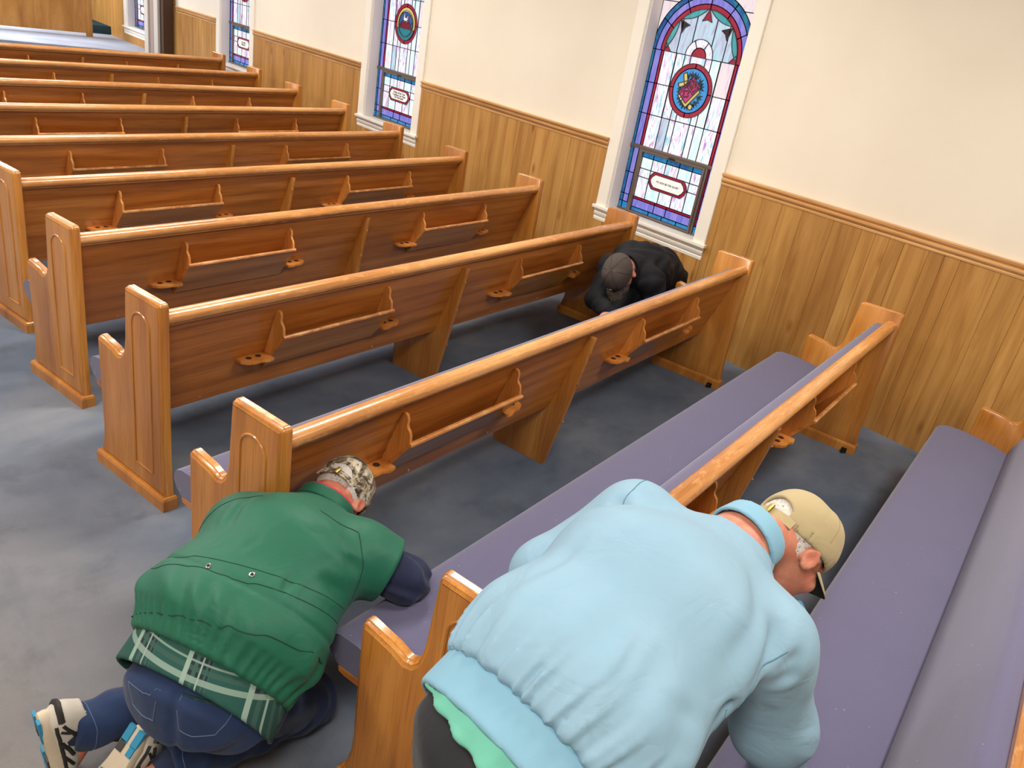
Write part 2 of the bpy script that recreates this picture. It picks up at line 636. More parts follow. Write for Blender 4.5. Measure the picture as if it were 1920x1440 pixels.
def text_obj(body, size, u, z, W, d, parent, rot=0.0, spacing=1.0):
    cu = bpy.data.curves.new('lettering', 'FONT')
    cu.body = body
    cu.size = size
    cu.align_x = 'CENTER'
    cu.align_y = 'CENTER'
    cu.extrude = 0.0006
    cu.offset = 0.022 * size
    cu.space_line = spacing
    tmp = bpy.data.objects.new('lettering', cu)
    COL.objects.link(tmp)
    dg = bpy.context.evaluated_depsgraph_get()
    me = bpy.data.meshes.new_from_object(tmp.evaluated_get(dg))
    bpy.data.objects.remove(tmp)
    me.materials.clear()
    me.materials.append(G['ink'])
    o = bpy.data.objects.new('lettering', me)
    COL.objects.link(o)
    o.parent = parent
    x, y, zz = W.P(u, z, d)
    # text x -> -y (world), text y -> z, facing -x
    o.matrix_local = Matrix.Translation((x, y, zz)) @ Matrix(((0, 0, -1, 0), (-1, 0, 0, 0), (0, 1, 0, 0), (0, 0, 0, 1))) @ Matrix.Rotation(rot, 4, 'Z')
    return o


def make_window(idx, a, b, art, inscription):
    yc = (a + b) / 2
    root = empty('window_%d' % idx, (0, yc, 0))
    root['kind'] = 'structure'
    Wn = Win(yc, root)
    hw = (b - a) / 2
    ho = hw - OPN           # half opening
    # --- casing, sill and apron
    for sgn in (-1, 1):
        x0, x1 = sorted((sgn * ho, sgn * hw))
        mb = MB()
        prof = [(0.0, x0), (-0.016, x0), (-0.020, x0 + 0.004), (-0.020, x1 - 0.004), (-0.016, x1), (0.0, x1)]
        mb.prism([(-0.022 if p < -0.018 else p, q) for p, q in prof], SILL, ZTOP + 0.1, axis=2)
        mb.build('casing', M['white'], root)
        f0, f1 = sorted((sgn * ho, sgn * (ho - 0.012)))
        MB().box(0.0, XG + 0.05, f0, f1, SILL, ZTOP).build('reveal', M['reveal'], root)
    MB().box(-0.022, 0.0, -ho, ho, ZTOP, ZTOP + 0.1).build('head_casing', M['white'], root)
    MB().box(0.0, XG + 0.05, -ho, ho, ZTOP - 0.012, ZTOP).build('head_reveal', M['reveal'], root)
    MB().prism([(-0.045, -hw - 0.015), (0.0, -hw - 0.015), (0.0, -ho), (XG + 0.03, -ho), (XG + 0.03, ho), (0.0, ho), (0.0, hw + 0.015), (-0.045, hw + 0.015)], SILL - 0.024, SILL, axis=2).build('sill', M['white'], root, bevel=0.003)
    ap = [(0, 0), (-0.016, 0), (-0.018, 0.020), (-0.012, 0.026), (-0.020, 0.034), (-0.024, 0.060), (-0.018, 0.066), (-0.026, 0.072), (-0.034, 0.084), (-0.034, 0.092), (0, 0.092)]
    MB().prism([(x, SILL - 0.116 + z) for x, z in ap], -hw + 0.0, hw - 0.0, axis=1).build('apron', M['white'], root, smooth=True)
    g = ho - 0.012          # half width of the glass
    z0 = 1.245
    # --- frame bars
    fb = MB()
    fb.box(XG - 0.02, XG + 0.02, -g, g, z0 - 0.024, z0 + 0.002)
    fb.box(XG - 0.015, XG + 0.02, -g, g, SILL - 0.002, SILL + 0.016)
    fb.build('frame', M['bronze'], root, bevel=0.002)
    sb = MB()
    for sgn in (-1, 1):
        p, q = sorted((sgn * 0.322, sgn * 0.302))
        sb.box(XG - 0.018, XG + 0.02, p, q, SILL, z0 - 0.02)
        p, q = sorted((sgn * 0.302, sgn * 0.284))
        sb.box(XG - 0.026, XG + 0.02, p, q, SILL + 0.006, z0 - 0.024)
    sb.box(XG - 0.026, XG + 0.02, -0.284, 0.284, z0 - 0.042, z0 - 0.024)
    sb.box(XG - 0.026, XG + 0.02, -0.284, 0.284, SILL + 0.006, SILL + 0.020)
    sb.build('sash', M['bronze'], root, bevel=0.002)
    MB().tube([(XG - 0.03, -0.03, z0 - 0.030), (XG - 0.036, 0.0, z0 - 0.024), (XG - 0.03, 0.03, z0 - 0.030)], 0.005, 8).build('latch', M['darkmetal'], root, smooth=True)
    # --- lower sash
    c = [-0.284, -0.178, -0.052, 0.070, 0.190, 0.284]
    zb, zr0, zr1, zl1, zl2, zt0, zt1 = 0.753, 0.846, 0.864, 1.020, 1.084, 1.168, 1.204
    zp = zb + 0.03
    for i, (p, q) in enumerate([(-0.284, -0.11), (-0.11, 0.02), (0.02, 0.16), (0.16, 0.284)]):
        Wn.pane(rect(p, q, zb, zp), 'brightblue')
    for p, q in [(-0.284, -0.07), (-0.07, 0.045), (0.045, 0.284)]:
        Wn.pane(rect(p, q, zp, zr0), 'purple')
        Wn.pane(rect(p, q, zr0, zr1), 'red')
    for i in range(5):
        p, q = c[i], c[i + 1]
        Wn.pane(rect(p, q, zt0, zt1), 'blue' if i in (2, 3) else 'brightblue')
        Wn.pane(rect(p, q, zl2, zt0), 'aqua' if i in (0, 3) else 'opal')
        if i in (0, 4):
            Wn.pane(rect(p, q, zl1, zl2), 'opal')
            Wn.pane(rect(p, q, zr1, zl1), 'aqua' if i == 4 else 'opal')
        else:
            Wn.pane(rect(p, q, zr1, zl2), 'aqua' if i == 1 else 'opal')
    # inscription plaque: red border around ivory glass
    def oct_(w, h, e):
        return ([(-w + e, -h)] + [(w - e, -h)] + [(w - e * 0.35, -h * 0.55), (w, 0), (w - e * 0.35, h * 0.55)] + [(w - e, h), (-w + e, h)] + [(-w + e * 0.35, h * 0.55), (-w, 0), (-w + e * 0.35, -h * 0.55)])
    zc = 1.022
    Wn.pane([(0.004 + u, zc + z) for u, z in oct_(0.183, 0.065, 0.044)], 'red', 0.004, 0.004)
    pq = Wn.pane([(0.004 + u, zc + z) for u, z in oct_(0.162, 0.048, 0.040)], 'plaque', 0.008, 0.003)
    if inscription:
        text_obj(inscription[0], inscription[1], 0.006, zc, Wn, 0.0125, root, 0.0, 0.9)
    # side lights of the lower part
    for sgn in (-1, 1):
        def R(p, q, zz0, zz1, mt):
            p, q = sorted((sgn * p, sgn * q))
            Wn.pane(rect(p, q, zz0, zz1), mt)
        R(0.322, 0.335, 0.80, z0 - 0.024, 'red')
        R(0.322, 0.385, SILL + 0.01, 0.80, 'brightblue')
        for q0, q1 in ((0.80, 0.86), (0.86, 1.03), (1.03, z0 - 0.024)):
            R(0.335, 0.385, q0, q1, 'purple')
            R(0.385, g, q0, q1, 'blue')
        R(0.385, g, SILL + 0.01, 0.80, 'brightblue')
    # --- upper light below the arch spring
    ZS = 1.93
    lev = [z0, 1.478, 1.70, ZS]
    for sgn in (-1, 1):
        for i in range(3):
            for p, q, mt in ((0.31, 0.335, 'red'), (0.335, 0.392, 'purple'), (0.392, g, 'blue')):
                p2, q2 = sorted((sgn * p, sgn * q))
                Wn.pane(rect(p2, q2, lev[i], lev[i + 1]), mt)
    cols = [-0.31, -0.194, -0.118, -0.065, 0.065, 0.118, 0.194, 0.31]
    for i in range(7):
        p, q = cols[i], cols[i + 1]
        Wn.pane(rect(p, q, lev[0], lev[1]), ['opal', 'cyan', 'opal', 'opal', 'opal', 'aqua', 'opal'][i])
        if i in (0, 6):
            Wn.pane(rect(p, q, lev[1], lev[2]), 'opal')
            Wn.pane(rect(p, q, lev[2], lev[3]), 'opalpink' if i else 'opal')
        else:
            Wn.pane(rect(p, q, lev[1], lev[3]), ['', 'opal', 'opal', 'opal', 'opal', 'aqua', ''][i])
    for u in (-0.194, 0.194):
        Wn.line([(u - 0.002, 1.478), (u - 0.002, ZS)])
        Wn.line([(u + 0.002, 1.478), (u + 0.002, ZS)])
    # --- arch
    Ro, Rp, Rr, Ri = g + 0.012, 0.392, 0.345, 0.312
    for k in range(6):
        a0, a1 = 30 * k, 30 * (k + 1)
        for r0, r1, mt in ((Ri, Rr, 'red'), (Rr, Rp, 'purple'), (Rp, Ro, 'blue')):
            poly = arc(0, ZS, r1, a0, a1, 6) + arc(0, ZS, r0, a1, a0, 6)
            poly = [(max(-g, min(g, u)), z) for u, z in poly]
            Wn.pane(poly, mt)
    for sgn in (-1, 1):
        for a0, a1 in ((8, 50), (50, 90)):
            q = [(u, z) for u, z in arc(0, ZS, Ro, a0, a1, 8)]
            q = [(min(g, u), z) for u, z in q]
            if a0 == 8:
                poly = q + [(g, q[-1][1])]
            else:
                poly = q + [(0, ZTOP - 0.012), (g, ZTOP - 0.012), (g, q[0][1])]
            poly = [(sgn * u, z) for u, z in poly]
            Wn.pane(poly, 'opalpink')
    field = arc(0, ZS, Ri, 0, 180, 24)
    # vertical pieces of the field under the arch
    cf = [-0.312, -0.194, -0.118, 0.0 - 0.045, 0.045, 0.118, 0.194, 0.312]
    cf = [-0.312, -0.20, -0.085, 0.085, 0.20, 0.312]
    for i in range(5):
        p, q = cf[i], cf[i + 1]
        us = [p + (q - p) * t / 4 for t in range(5)]
        top = [(u, ZS + math.sqrt(max(0.0, Ri * Ri - u * u))) for u in us]
        Wn.pane([(q, ZS), (q, top[-1][1])] + top[::-1][1:-1] + [(p, top[0][1]), (p, ZS)], 'cyan')
    # leaves along the arch
    for a0, a1 in ((2, 43), (47, 88), (92, 133), (137, 178)):
        am = math.radians((a0 + a1) / 2)
        p0 = (Ri * math.cos(math.radians(a0)), Ri * math.sin(math.radians(a0)))
        p1 = (Ri * math.cos(math.radians(a1)), Ri * math.sin(math.radians(a1)))
        out_ = arc(0, ZS, Ri - 0.001, a0, a1, 8)
        mx, mz = (p0[0] + p1[0]) / 2 - math.cos(am) * 0.045, (p0[1] + p1[1]) / 2 - math.sin(am) * 0.045
        inn = []
        for t in range(1, 8):
            t = t / 8
            inn.append(((1 - t) ** 2 * p1[0] + 2 * t * (1 - t) * mx + t * t * p0[0], ZS + (1 - t) ** 2 * p1[1] + 2 * t * (1 - t) * mz + t * t * p0[1]))
        Wn.pane(out_ + inn, 'teal', 0.004)
    for ac, mt in ((0, 'red'), (45, 'black'), (90, 'red'), (135, 'black'), (180, 'red')):
        a_ = math.radians(ac)
        tip = (Ri * math.cos(a_), ZS + Ri * math.sin(a_))
        r_ = Ri - 0.075
        poly = [tip]
        for da in (-9, 0, 9):
            aa = math.radians(ac + da * 1.1)
            rr = r_ if da else r_ + 0.008
            poly.append((rr * math.cos(aa), max(ZS, ZS + rr * math.sin(aa))))
        if ac == 0: poly = [(Ri, ZS), (Ri - 0.012, ZS + 0.055), (Ri - 0.06, ZS)]
        if ac == 180: poly = [(-Ri, ZS), (-Ri + 0.012, ZS + 0.055), (-Ri + 0.06, ZS)]
        Wn.pane(poly, mt, 0.002)
    # small inner arch with the ruby half round
    for k in range(3):
        Wn.pane(arc(0, ZS, 0.118, 60 * k, 60 * k + 60, 6) + arc(0, ZS, 0.062, 60 * k + 60, 60 * k, 6), 'opal', 0.004)
    Wn.pane(arc(0, ZS, 0.062, 0, 180, 12), 'red', 0.004)
    # medallion
    mz = 1.702
    if True:
        for k in range(4):
            Wn.pane([(u, mz + z) for u, z in arc(0, 0, 0.184, 90 * k, 90 * k + 90, 10) + arc(0, 0, 0.152, 90 * k + 90, 90 * k, 10)], 'red', 0.004)
        full = lambda r, n=40: [(r * math.cos(2 * math.pi * i / n), mz + r * math.sin(2 * math.pi * i / n)) for i in range(n)]
        if art == 'book':
            Wn.pane(full(0.152), 'sky', 0.004)
            rot = math.radians(-38)
            def T(u, z, cu=0.0, cz=0.0, r=rot):
                return (cu + u * math.cos(r) - z * math.sin(r), mz + cz + u * math.sin(r) + z * math.cos(r))
            # leaves around the book
            rr = random.Random(3)
            for ang in (70, 95, 120, 40, 20, -20, -45, -65, 200, 225, 250, 262, 180):
                a_ = math.radians(ang)
                bx, bz = 0.072 * math.cos(a_), 0.085 * math.sin(a_)
                for da in (-0.5, 0.1, 0.6):
                    aa = a_ + da
                    L = 0.046 + rr.random() * 0.012
                    ex, ez = bx + L * math.cos(aa), bz + L * math.sin(aa)
                    nx, nz = -math.sin(aa) * 0.009, math.cos(aa) * 0.009
                    Wn.pane([(bx, mz + bz), ((bx + ex) / 2 + nx, mz + (bz + ez) / 2 + nz), (ex, mz + ez), ((bx + ex) / 2 - nx, mz + (bz + ez) / 2 - nz)], 'leaf', 0.0085, 0.001, 'leaf', False)
            # yellow cross behind
            r2 = math.radians(22)
            Wn.pane([T(u, z, -0.052, 0.062, r2) for u, z in rect(-0.016, 0.016, -0.05, 0.052)], 'gold', 0.0095, 0.002, 'cross')
            Wn.pane([T(u, z, -0.060, 0.040, r2) for u, z in rect(-0.048, 0.030, -0.014, 0.014)], 'gold', 0.0115, 0.002, 'cross_arm')
            Wn.pane([T(u, z, 0.035, -0.105, r2) for u, z in arc(0, 0, 0.02, 0, 324, 9)], 'gold', 0.0095, 0.002, 'cross_foot')
            # book: pages then cover
            Wn.pane([T(u, z, -0.002, -0.014) for u, z in [(-0.05, -0.082), (0.062, -0.082), (0.062, 0.075), (-0.05, 0.075)]], 'gold', 0.012, 0.002, 'book_pages')
            cov = Wn.pane([T(u, z, -0.004, 0.0) for u, z in [(-0.055, -0.072), (0.05, -0.072), (0.05, 0.086), (-0.055, 0.086)]], 'magenta', 0.014, 0.002, 'book_cover')
            Wn.line([T(-0.055, 0.006, -0.004, 0), T(0.05, 0.006, -0.004, 0)], d=0.0135)
            cr = [(-0.010, -0.058), (0.010, -0.058), (0.010, -0.040), (0.026, -0.040), (0.026, -0.022), (0.010, -0.022), (0.010, -0.006), (-0.010, -0.006), (-0.010, -0.022), (-0.026, -0.022), (-0.026, -0.040), (-0.010, -0.040)]
            Wn.line([T(u, z, -0.004, 0.0) for u, z in cr], True, 0.0135)
            Wn.pane([T(u, z, -0.055, -0.065) for u, z in rect(-0.010, 0.010, -0.014, 0.010)], 'opal', 0.015, 0.002, 'ribbon')
            text_obj('HOLY\nBIBLE', 0.040, *(lambda q: (q[0], q[1]))(T(-0.003, 0.046, -0.004, 0)), Wn, 0.0175, root, rot, 0.85)
        elif art == 'ark':
            Wn.pane(full(0.152), 'gold', 0.004)
            Wn.pane([(u, mz + z) for u, z in arc(0, 0, 0.122, 0, 360, 36)[:-1]], 'plaque', 0.0065, 0.002)
            Wn.pane([(u, mz + z) for u, z in arc(0, 0, 0.112, 0, 360, 36)[:-1]], 'royal', 0.0085, 0.002)
            Wn.pane([(u, mz + z) for u, z in arc(0, 0, 0.151, 197, 343, 20)], 'sea', 0.0105, 0.002)
            Wn.pane([(u, mz + z) for u, z in [(-0.10, -0.04), (0.10, -0.045), (0.06, 0.02), (0.03, 0.035), (0.0, 0.025), (-0.04, 0.03), (-0.075, 0.01)]], 'red', 0.0108, 0.002)
            for k in range(6):
                u = -0.085 + k * 0.03
                Wn.line([(u, mz - 0.042), (u + 0.03, mz + 0.022)], d=0.0105)
            Wn.pane([(u, mz + z) for u, z in [(-0.035, 0.02), (0.035, 0.02), (0.04, 0.075), (0.02, 0.08), (0.01, 0.055), (-0.015, 0.06), (-0.02, 0.1), (-0.035, 0.1), (-0.04, 0.05)]], 'opal', 0.0125, 0.002)
            Wn.pane([(u, mz + z) for u, z in [(0.055, 0.01), (0.075, 0.09), (0.06, 0.075)]], 'opal', 0.0125, 0.002)
        else:
            Wn.pane(full(0.152), 'sky', 0.004)
    Wn.finish()
    return root


make_window(1, *WINS[0], 'book', ('TO GOD BE THE GLORY', 0.0195))
make_window(2, *WINS[1], 'ark', ('Trinity of the Trust\nTrusting in our Hope\nThe Holy Spirit', 0.026))
make_window(3, *WINS[2], None, ('In Loving\nMemory', 0.03))
make_window(4, *WINS[3], None, None)


# ------------------------------------------------------------------ pews
def inset(poly, d):
    n = len(poly)
    out = []
    area_ = sum(poly[i][0] * poly[(i + 1) % n][1] - poly[(i + 1) % n][0] * poly[i][1] for i in range(n))
    sg = 1 if area_ > 0 else -1
    for i in range(n):
        p0, p, p1 = poly[i - 1], poly[i], poly[(i + 1) % n]
        e0 = (p[0] - p0[0], p[1] - p0[1])
        e1 = (p1[0] - p[0], p1[1] - p[1])
        l0, l1 = math.hypot(*e0), math.hypot(*e1)
        n0 = (-e0[1] / l0 * sg, e0[0] / l0 * sg)
        n1 = (-e1[1] / l1 * sg, e1[0] / l1 * sg)
        k = 1 + n0[0] * n1[0] + n0[1] * n1[1]
        k = max(k, 0.4)
        out.append((p[0] + (n0[0] + n1[0]) / k * d, p[1] + (n0[1] + n1[1]) / k * d))
    return out


def corner(c, r, a0, a1, n=5):
    return [(c[0] + r * math.cos(math.radians(a0 + (a1 - a0) * i / n)), c[1] + r * math.sin(math.radians(a0 + (a1 - a0) * i / n))) for i in range(n + 1)]


# outline of an end panel in (y, z), counter-clockwise seen from +x ... bottom rear first
H_, HA = 0.879, 0.600
END = [(-0.012, 0.055), (0.468, 0.055), (0.460, 0.09), (0.447, 0.14), (0.444, 0.20), (0.452, 0.45)]
END += corner((0.436, HA - 0.018), 0.018, 0, 90)
END += [(0.34, HA - 0.014)]
END += [(0.318, HA - 0.022), (0.300, HA - 0.028), (0.282, HA - 0.022), (0.266, HA - 0.004), (0.257, HA + 0.02), (0.250, HA + 0.06)]
END += corner((0.224, H_ - 0.014), 0.014, 0, 90)
END += corner((0.016, H_ - 0.016), 0.016, 90, 180)
END += [(0.0, 0.5), (-0.002, 0.22), (-0.006, 0.13)]


def end_panel(x_in, x_out, root, outer_detail):
    """x_in: face towards the seat, x_out: the outside face"""
    s = 1 if x_out > x_in else -1
    T = abs(x_out - x_in)
    lv = [(0.0, 0.005), (0.004, 0.0), (T - 0.018, 0.0), (T - 0.016, 0.003), (T - 0.006, 0.006), (T - 0.005, 0.012), (T, 0.017)] if outer_detail else [(0, 0.005), (0.004, 0.0), (T - 0.004, 0), (T, 0.004)]
    mb = MB()
    mb.loft([[(x_in + s * t, y, z) for y, z in inset(END, d)] for t, d in lv])
    p = mb.build('end_panel', M['oak_end'], root, smooth=True)
    # plinth moulding
    a, b = sorted((x_in - s * 0.010, x_out + s * 0.013))
    mb = MB()
    mb.loft([[(a, -0.021, 0), (b, -0.021, 0), (b, 0.478, 0), (a, 0.478, 0)],
             [(a, -0.021, 0.046), (b, -0.021, 0.046), (b, 0.478, 0.046), (a, 0.478, 0.046)],
             [(a + 0.004, -0.017, 0.056), (b - 0.004, -0.017, 0.056), (b - 0.004, 0.474, 0.056), (a + 0.004, 0.474, 0.056)],
             [(a + 0.008, -0.013, 0.060), (b - 0.008, -0.013, 0.060), (b - 0.008, 0.470, 0.060), (a + 0.008, 0.470, 0.060)]])
    mb.build('plinth', M['oak_end'], p)
    # worn cap strips lying on the top edges
    cap = MB()
    c0, c1 = sorted((x_in + s * 0.004, x_out - s * (0.016 if outer_detail else 0.004)))
    cap.loft([[(c0, 0.018, H_ - 0.001), (c1, 0.018, H_ - 0.001), (c1, 0.222, H_ - 0.001), (c0, 0.222, H_ - 0.001)],
              [(c0 + 0.003, 0.022, H_ + 0.0015), (c1 - 0.003, 0.022, H_ + 0.0015), (c1 - 0.003, 0.218, H_ + 0.0015), (c0 + 0.003, 0.218, H_ + 0.0015)]])
    cap.build('worn_cap', M['oak_top'], p)
    if outer_detail:
        pts = [(0.186, 0.14), (0.186, 0.74)] + corner((0.126, 0.745), 0.060, 0, 180, 14) + [(0.066, 0.74), (0.066, 0.14)]
        MB().tube([(x_out + s * 0.0005, y, z) for y, z in pts], 0.0045, 6, closed=True).build('arch_moulding', M['oak_end'], p, smooth=True)
    return p


XI_A, XO_A = -3.947, -3.989      # aisle end, inner and outer face
XI_W, XO_W = -0.434, -0.392      # wall end
XM = -2.19


def by(z):                       # rear face of the backrest board
    return 0.045 + (0.81 - z) * 0.3265


def make_pew():
    r = empty('church_pew')
    end_panel(XI_A, XO_A, r, True)
    end_panel(XI_W, XO_W, r, False)
    e = 0.002
    # backrest board
    x0, x1 = XI_A + e, XI_W - e
    MB().prism([(by(0.80), 0.80), (by(0.80) + 0.020, 0.80), (by(0.318) + 0.020, 0.318), (by(0.318), 0.318)], x0, x1).build('backrest', M['oak_board'], r)
    # top rail with a rounded nose
    pr = [(0.074, 0.780), (0.078, 0.800), (0.076, 0.820), (0.066, 0.829), (0.050, 0.832), (0.032, 0.829), (0.020, 0.820), (0.015, 0.808), (0.017, 0.796), (0.025, 0.787), (0.034, 0.783), (0.036, 0.776), (0.046, 0.772)]
    MB().prism(pr, x0, x1).build('top_rail', M['oak_rail'], r, smooth=True)
    # seat board, seat cushion and back cushion
    MB().prism([(by(0.34) + 0.02, 0.335), (0.53, 0.318), (0.555, 0.322), (0.558, 0.338), (by(0.34) + 0.02, 0.352)], x0, x1).build('seat', M['oak_board'], r)
    cu = [(0.262, 0.352), (0.40, 0.344), (0.53, 0.336), (0.566, 0.340), (0.592, 0.358), (0.608, 0.386), (0.608, 0.412), (0.594, 0.432), (0.565, 0.444), (0.50, 0.448), (0.40, 0.442), (0.32, 0.430), (0.262, 0.414), (0.236, 0.406)]
    MB().prism(cu, x0 + 0.003, x1 - 0.003).build('seat_cushion', M['cushion'], r, smooth=True, bevel=0)
    bc = [(by(0.42) + 0.021, 0.395), (0.245, 0.400), (0.258, 0.440), (0.228, 0.53), (0.182, 0.66), (0.138, 0.775), (0.122, 0.795), (0.104, 0.800), (by(0.79) + 0.026, 0.795)]
    MB().prism(bc, x0 + 0.003, x1 - 0.003).build('back_cushion', M['cushion'], r, smooth=True)
    # centre support
    cs = MB().prism([(0.036, 0.742), (by(0.742), 0.742), (by(0.32), 0.32), (by(0.32), 0.333), (0.50, 0.316), (0.492, 0.0), (0.168, 0.0), (0.105, 0.34), (0.040, 0.715)], XM - 0.014, XM + 0.014).build('center_support', M['oak_end'], r, bevel=0.0015)
    for y, z in ((0.052, 0.66), (0.082, 0.49), (0.118, 0.27)):
        MB().disc((XM, y - 0.004 - 0.002, z), (0, -1, -0.15), 0.005, 0.004, 8).build('screw', M['oak_top'], cs)
    for k in range(7):
        x = x0 + 0.25 + k * 0.5
        if abs(x - XM) < 0.08: x += 0.12
        MB().disc((x, by(0.34) + 0.001, 0.34), (0, -1, -0.3), 0.005, 0.004, 8).build('screw', M['oak_top'], r)
    # hymnal racks
    for a, b in ((-3.415, -2.755), (-1.688, -1.018)):
        board = MB().prism([(0.014, 0.617), (0.026, 0.622), (by(0.432) + 0.001, 0.432), (by(0.432) - 0.016, 0.428)], a, b).build('book_rack', M['oak_rack'], r)
        MB().prism([(0.012, 0.612), (0.012, 0.620), (0.018, 0.624), (0.028, 0.623), (0.029, 0.616)], a - 0.001, b + 0.001).build('lip', M['oak_top'], board)
        for bx in (a + 0.014, b - 0.002):
            br = [(by(0.70) + 0.001, 0.722), (0.062, 0.728), (0.050, 0.722), (0.044, 0.706), (0.046, 0.688), (0.043, 0.676), (0.032, 0.665), (0.026, 0.650), (0.025, 0.635), (0.022, 0.618), (by(0.44) - 0.010, 0.436), (by(0.44) + 0.001, 0.436)]
            MB().prism(br, bx - 0.012, bx).build('bracket', M['oak_rackv'], board, smooth=True)
        for sgn, bx in ((-1, a), (1, b)):
            zc = 0.492
            pts = [(bx, by(zc)), (bx, 0.072), (bx + sgn * 0.03, 0.066), (bx + sgn * 0.06, 0.078), (bx + sgn * 0.095, 0.078), (bx + sgn * 0.125, 0.090), (bx + sgn * 0.142, 0.112), (bx + sgn * 0.145, by(zc))]
            cup = MB().prism(pts, zc, zc + 0.014, axis=2).build('cup_holder', M['oak_rackv'], board, bevel=0.0015)
            for hx in (0.048, 0.096):
                MB().disc((bx + sgn * hx, 0.122, zc + 0.0135), (0, 0, 1), 0.0135, 0.0012, 14).build('cup_hole', M['hole'], board)
    # floor anchors of the wall end
    MB().box(-0.462, -0.448, 0.02, 0.05, 0.0, 0.03).disc((-0.47, 0.035, 0.018), (-1, 0, 0), 0.009, 0.016).build('floor_anchor', M['darkmetal'], r, bevel=0.001)
    return r


PEWS = [(-0.059, -0.9933), (-0.0617, -0.0), (-0.1071, 0.9437), (-0.0715, 1.9132), (-0.0776, 2.8671), (-0.0667, 3.8118), (-0.0389, 4.7822), (0.0378, 5.832), (0.0814, 6.8836), (0.1522, 7.9508), (0.2111, 9.0459)]
TH = 0.17918
pew_labels = [
    'nearest oak pew, its blue cushioned seat filling the lower right corner of the photo',
    'oak pew, second from the nearest, between the two men in light blue and green jackets',
    'third oak pew from the nearest, its aisle end beside the kneeling man in green',
    'fourth oak pew from the nearest, whole carved aisle end standing clear on the grey carpet',
    'oak pew, fifth from the nearest, its wall end under the paneling between two windows',
    'sixth oak pew from the nearest, its aisle end cut by the left photo edge',
    'oak pew, seventh from the nearest, its wall end below the second window',
    'oak pew, eighth from the nearest, just before the second window',
    'oak pew, ninth from the nearest, three rows behind the front one',
    'oak pew, tenth from the nearest, second row from the platform',
    'front oak pew, farthest from the camera, before the carpeted platform']
pew0 = make_pew()
for i, (px, py) in enumerate(PEWS):
    o = pew0 if i == 0 else copy_tree(pew0)
    o.location = (px, py, 0)
    o.rotation_euler = (0, 0, TH)
    tag(o, pew_labels[i], 'pew', 'oak pews in rows along the wall')


# ------------------------------------------------------------------ chancel side: wood front, step, partition
def build_platform_things():
    # pine faced choir rail / desk front, standing on the platform
    r = empty('choir_rail', (-0.52, 13.05, PZ), math.radians(6))
    tag(r, 'tall golden pine choir rail panel standing on the platform behind the front pew', 'screen')
    x = -3.2
    rnd = random.Random(5)
    while x < -0.06:
        x1 = min(x + rnd.choice([0.16, 0.22, 0.3]), -0.05)
        MB().box(x, x1 - 0.001, -0.02, 0.02, 0.05, 1.15).build('board', M['choir'], r)
        x = x1
    MB().box(-0.05, 0.03, -0.035, 0.035, 0.0, 1.17).build('end_post', M['choir'], r, bevel=0.004)
    MB().box(-3.2, 0.05, -0.05, 0.05, 1.17, 1.21).build('cap_rail', M['choir'], r, bevel=0.008)
    st = MB().box(-1.3, -0.02, 13.62, YF - 0.02, PZ, PZ + 0.13).build('choir_step', M['tealcarpet'], bevel=0.006)
    tag(st, 'dark teal carpeted step at the back of the platform beside the side wall', 'step')
    # partition edge with its two pale jambs, just past the pine pilaster
    p = empty('trim_9', (0, 0, 0))
    p['kind'] = 'structure'
    MB().box(-0.17, 0.0, 11.16, 11.62, 0, CEIL - 0.02).build('partition', M['taupe'], p)
    MB().box(-0.195, -0.165, 11.52, 11.66, 0, CEIL - 0.02).build('jamb', M['greytrim'], p, bevel=0.003)
    MB().box(-0.200, -0.165, 11.14, 11.28, 0, CEIL - 0.02).build('jamb', M['greytrim'], p, bevel=0.003)
    MB().box(-0.16, -0.015, 11.03, 11.135, 0, CEIL - 0.02).build('recess_shade_board', M['darkwood'], p)  # dark brown board, its tone also painted in for the recess shadow


def choir_mat():
    t = NT('golden pine board')
    n1 = t.noise(t.coords('Object', (5, 5, 1), rnd=5.0), 1.4, 4, 0.55, 0.8)
    c = t.ramp(n1, [(0.3, lin(170, 112, 48)), (0.52, lin(192, 134, 64)), (0.75, lin(206, 150, 78))])
    vo = t.n('ShaderNodeTexVoronoi')
    t.l(t.coords('Object', (4, 4, 3), rnd=9.0), vo.inputs['Vector'])
    k = t.ramp(vo.outputs['Distance'], [(0.05, (0.5, 0.36, 0.24)), (0.16, (1, 1, 1))])
    t.base(t.mix(0.7, c, k, 'MULTIPLY'))
    t.b.inputs['Roughness'].default_value = 0.4
    return t.mat


M['choir'] = choir_mat()
M['tealcarpet'] = plain('dark teal carpet', (44, 66, 74), 0.95, 0.1, noise=0.15, nscale=60)
build_platform_things()
tag(MB().box(-0.012, 0.012, -0.0015, 0.0015, 0.0, 0.003).build('paper_scrap', M['hole']), 'tiny dark scrap lying on the carpet between the two nearest pews by the wall', 'litter').location = (-0.55, -0.52, 0.0)

# ------------------------------------------------------------------ people: implicit surfaces meshed with surface nets
def V3(*a):
    return np.array(a, dtype=np.float64)


def smin(a, b, k):
    if k <= 0: return np.minimum(a, b)
    h = np.clip(0.5 + 0.5 * (b - a) / k, 0, 1)
    return b * (1 - h) + a * h - k * h * (1 - h)


def smax(a, b, k):
    return -smin(-a, -b, k)


def cone(a, b, ra, rb):
    a, b = np.asarray(a, float), np.asarray(b, float)
    ab = b - a
    L2 = float(ab @ ab) + 1e-12

    def f(P):
        q = P - a
        t = np.clip(q @ ab / L2, 0, 1)
        d = q - t[:, None] * ab
        return np.sqrt((d * d).sum(1)) - (ra + (rb - ra) * t)
    return f


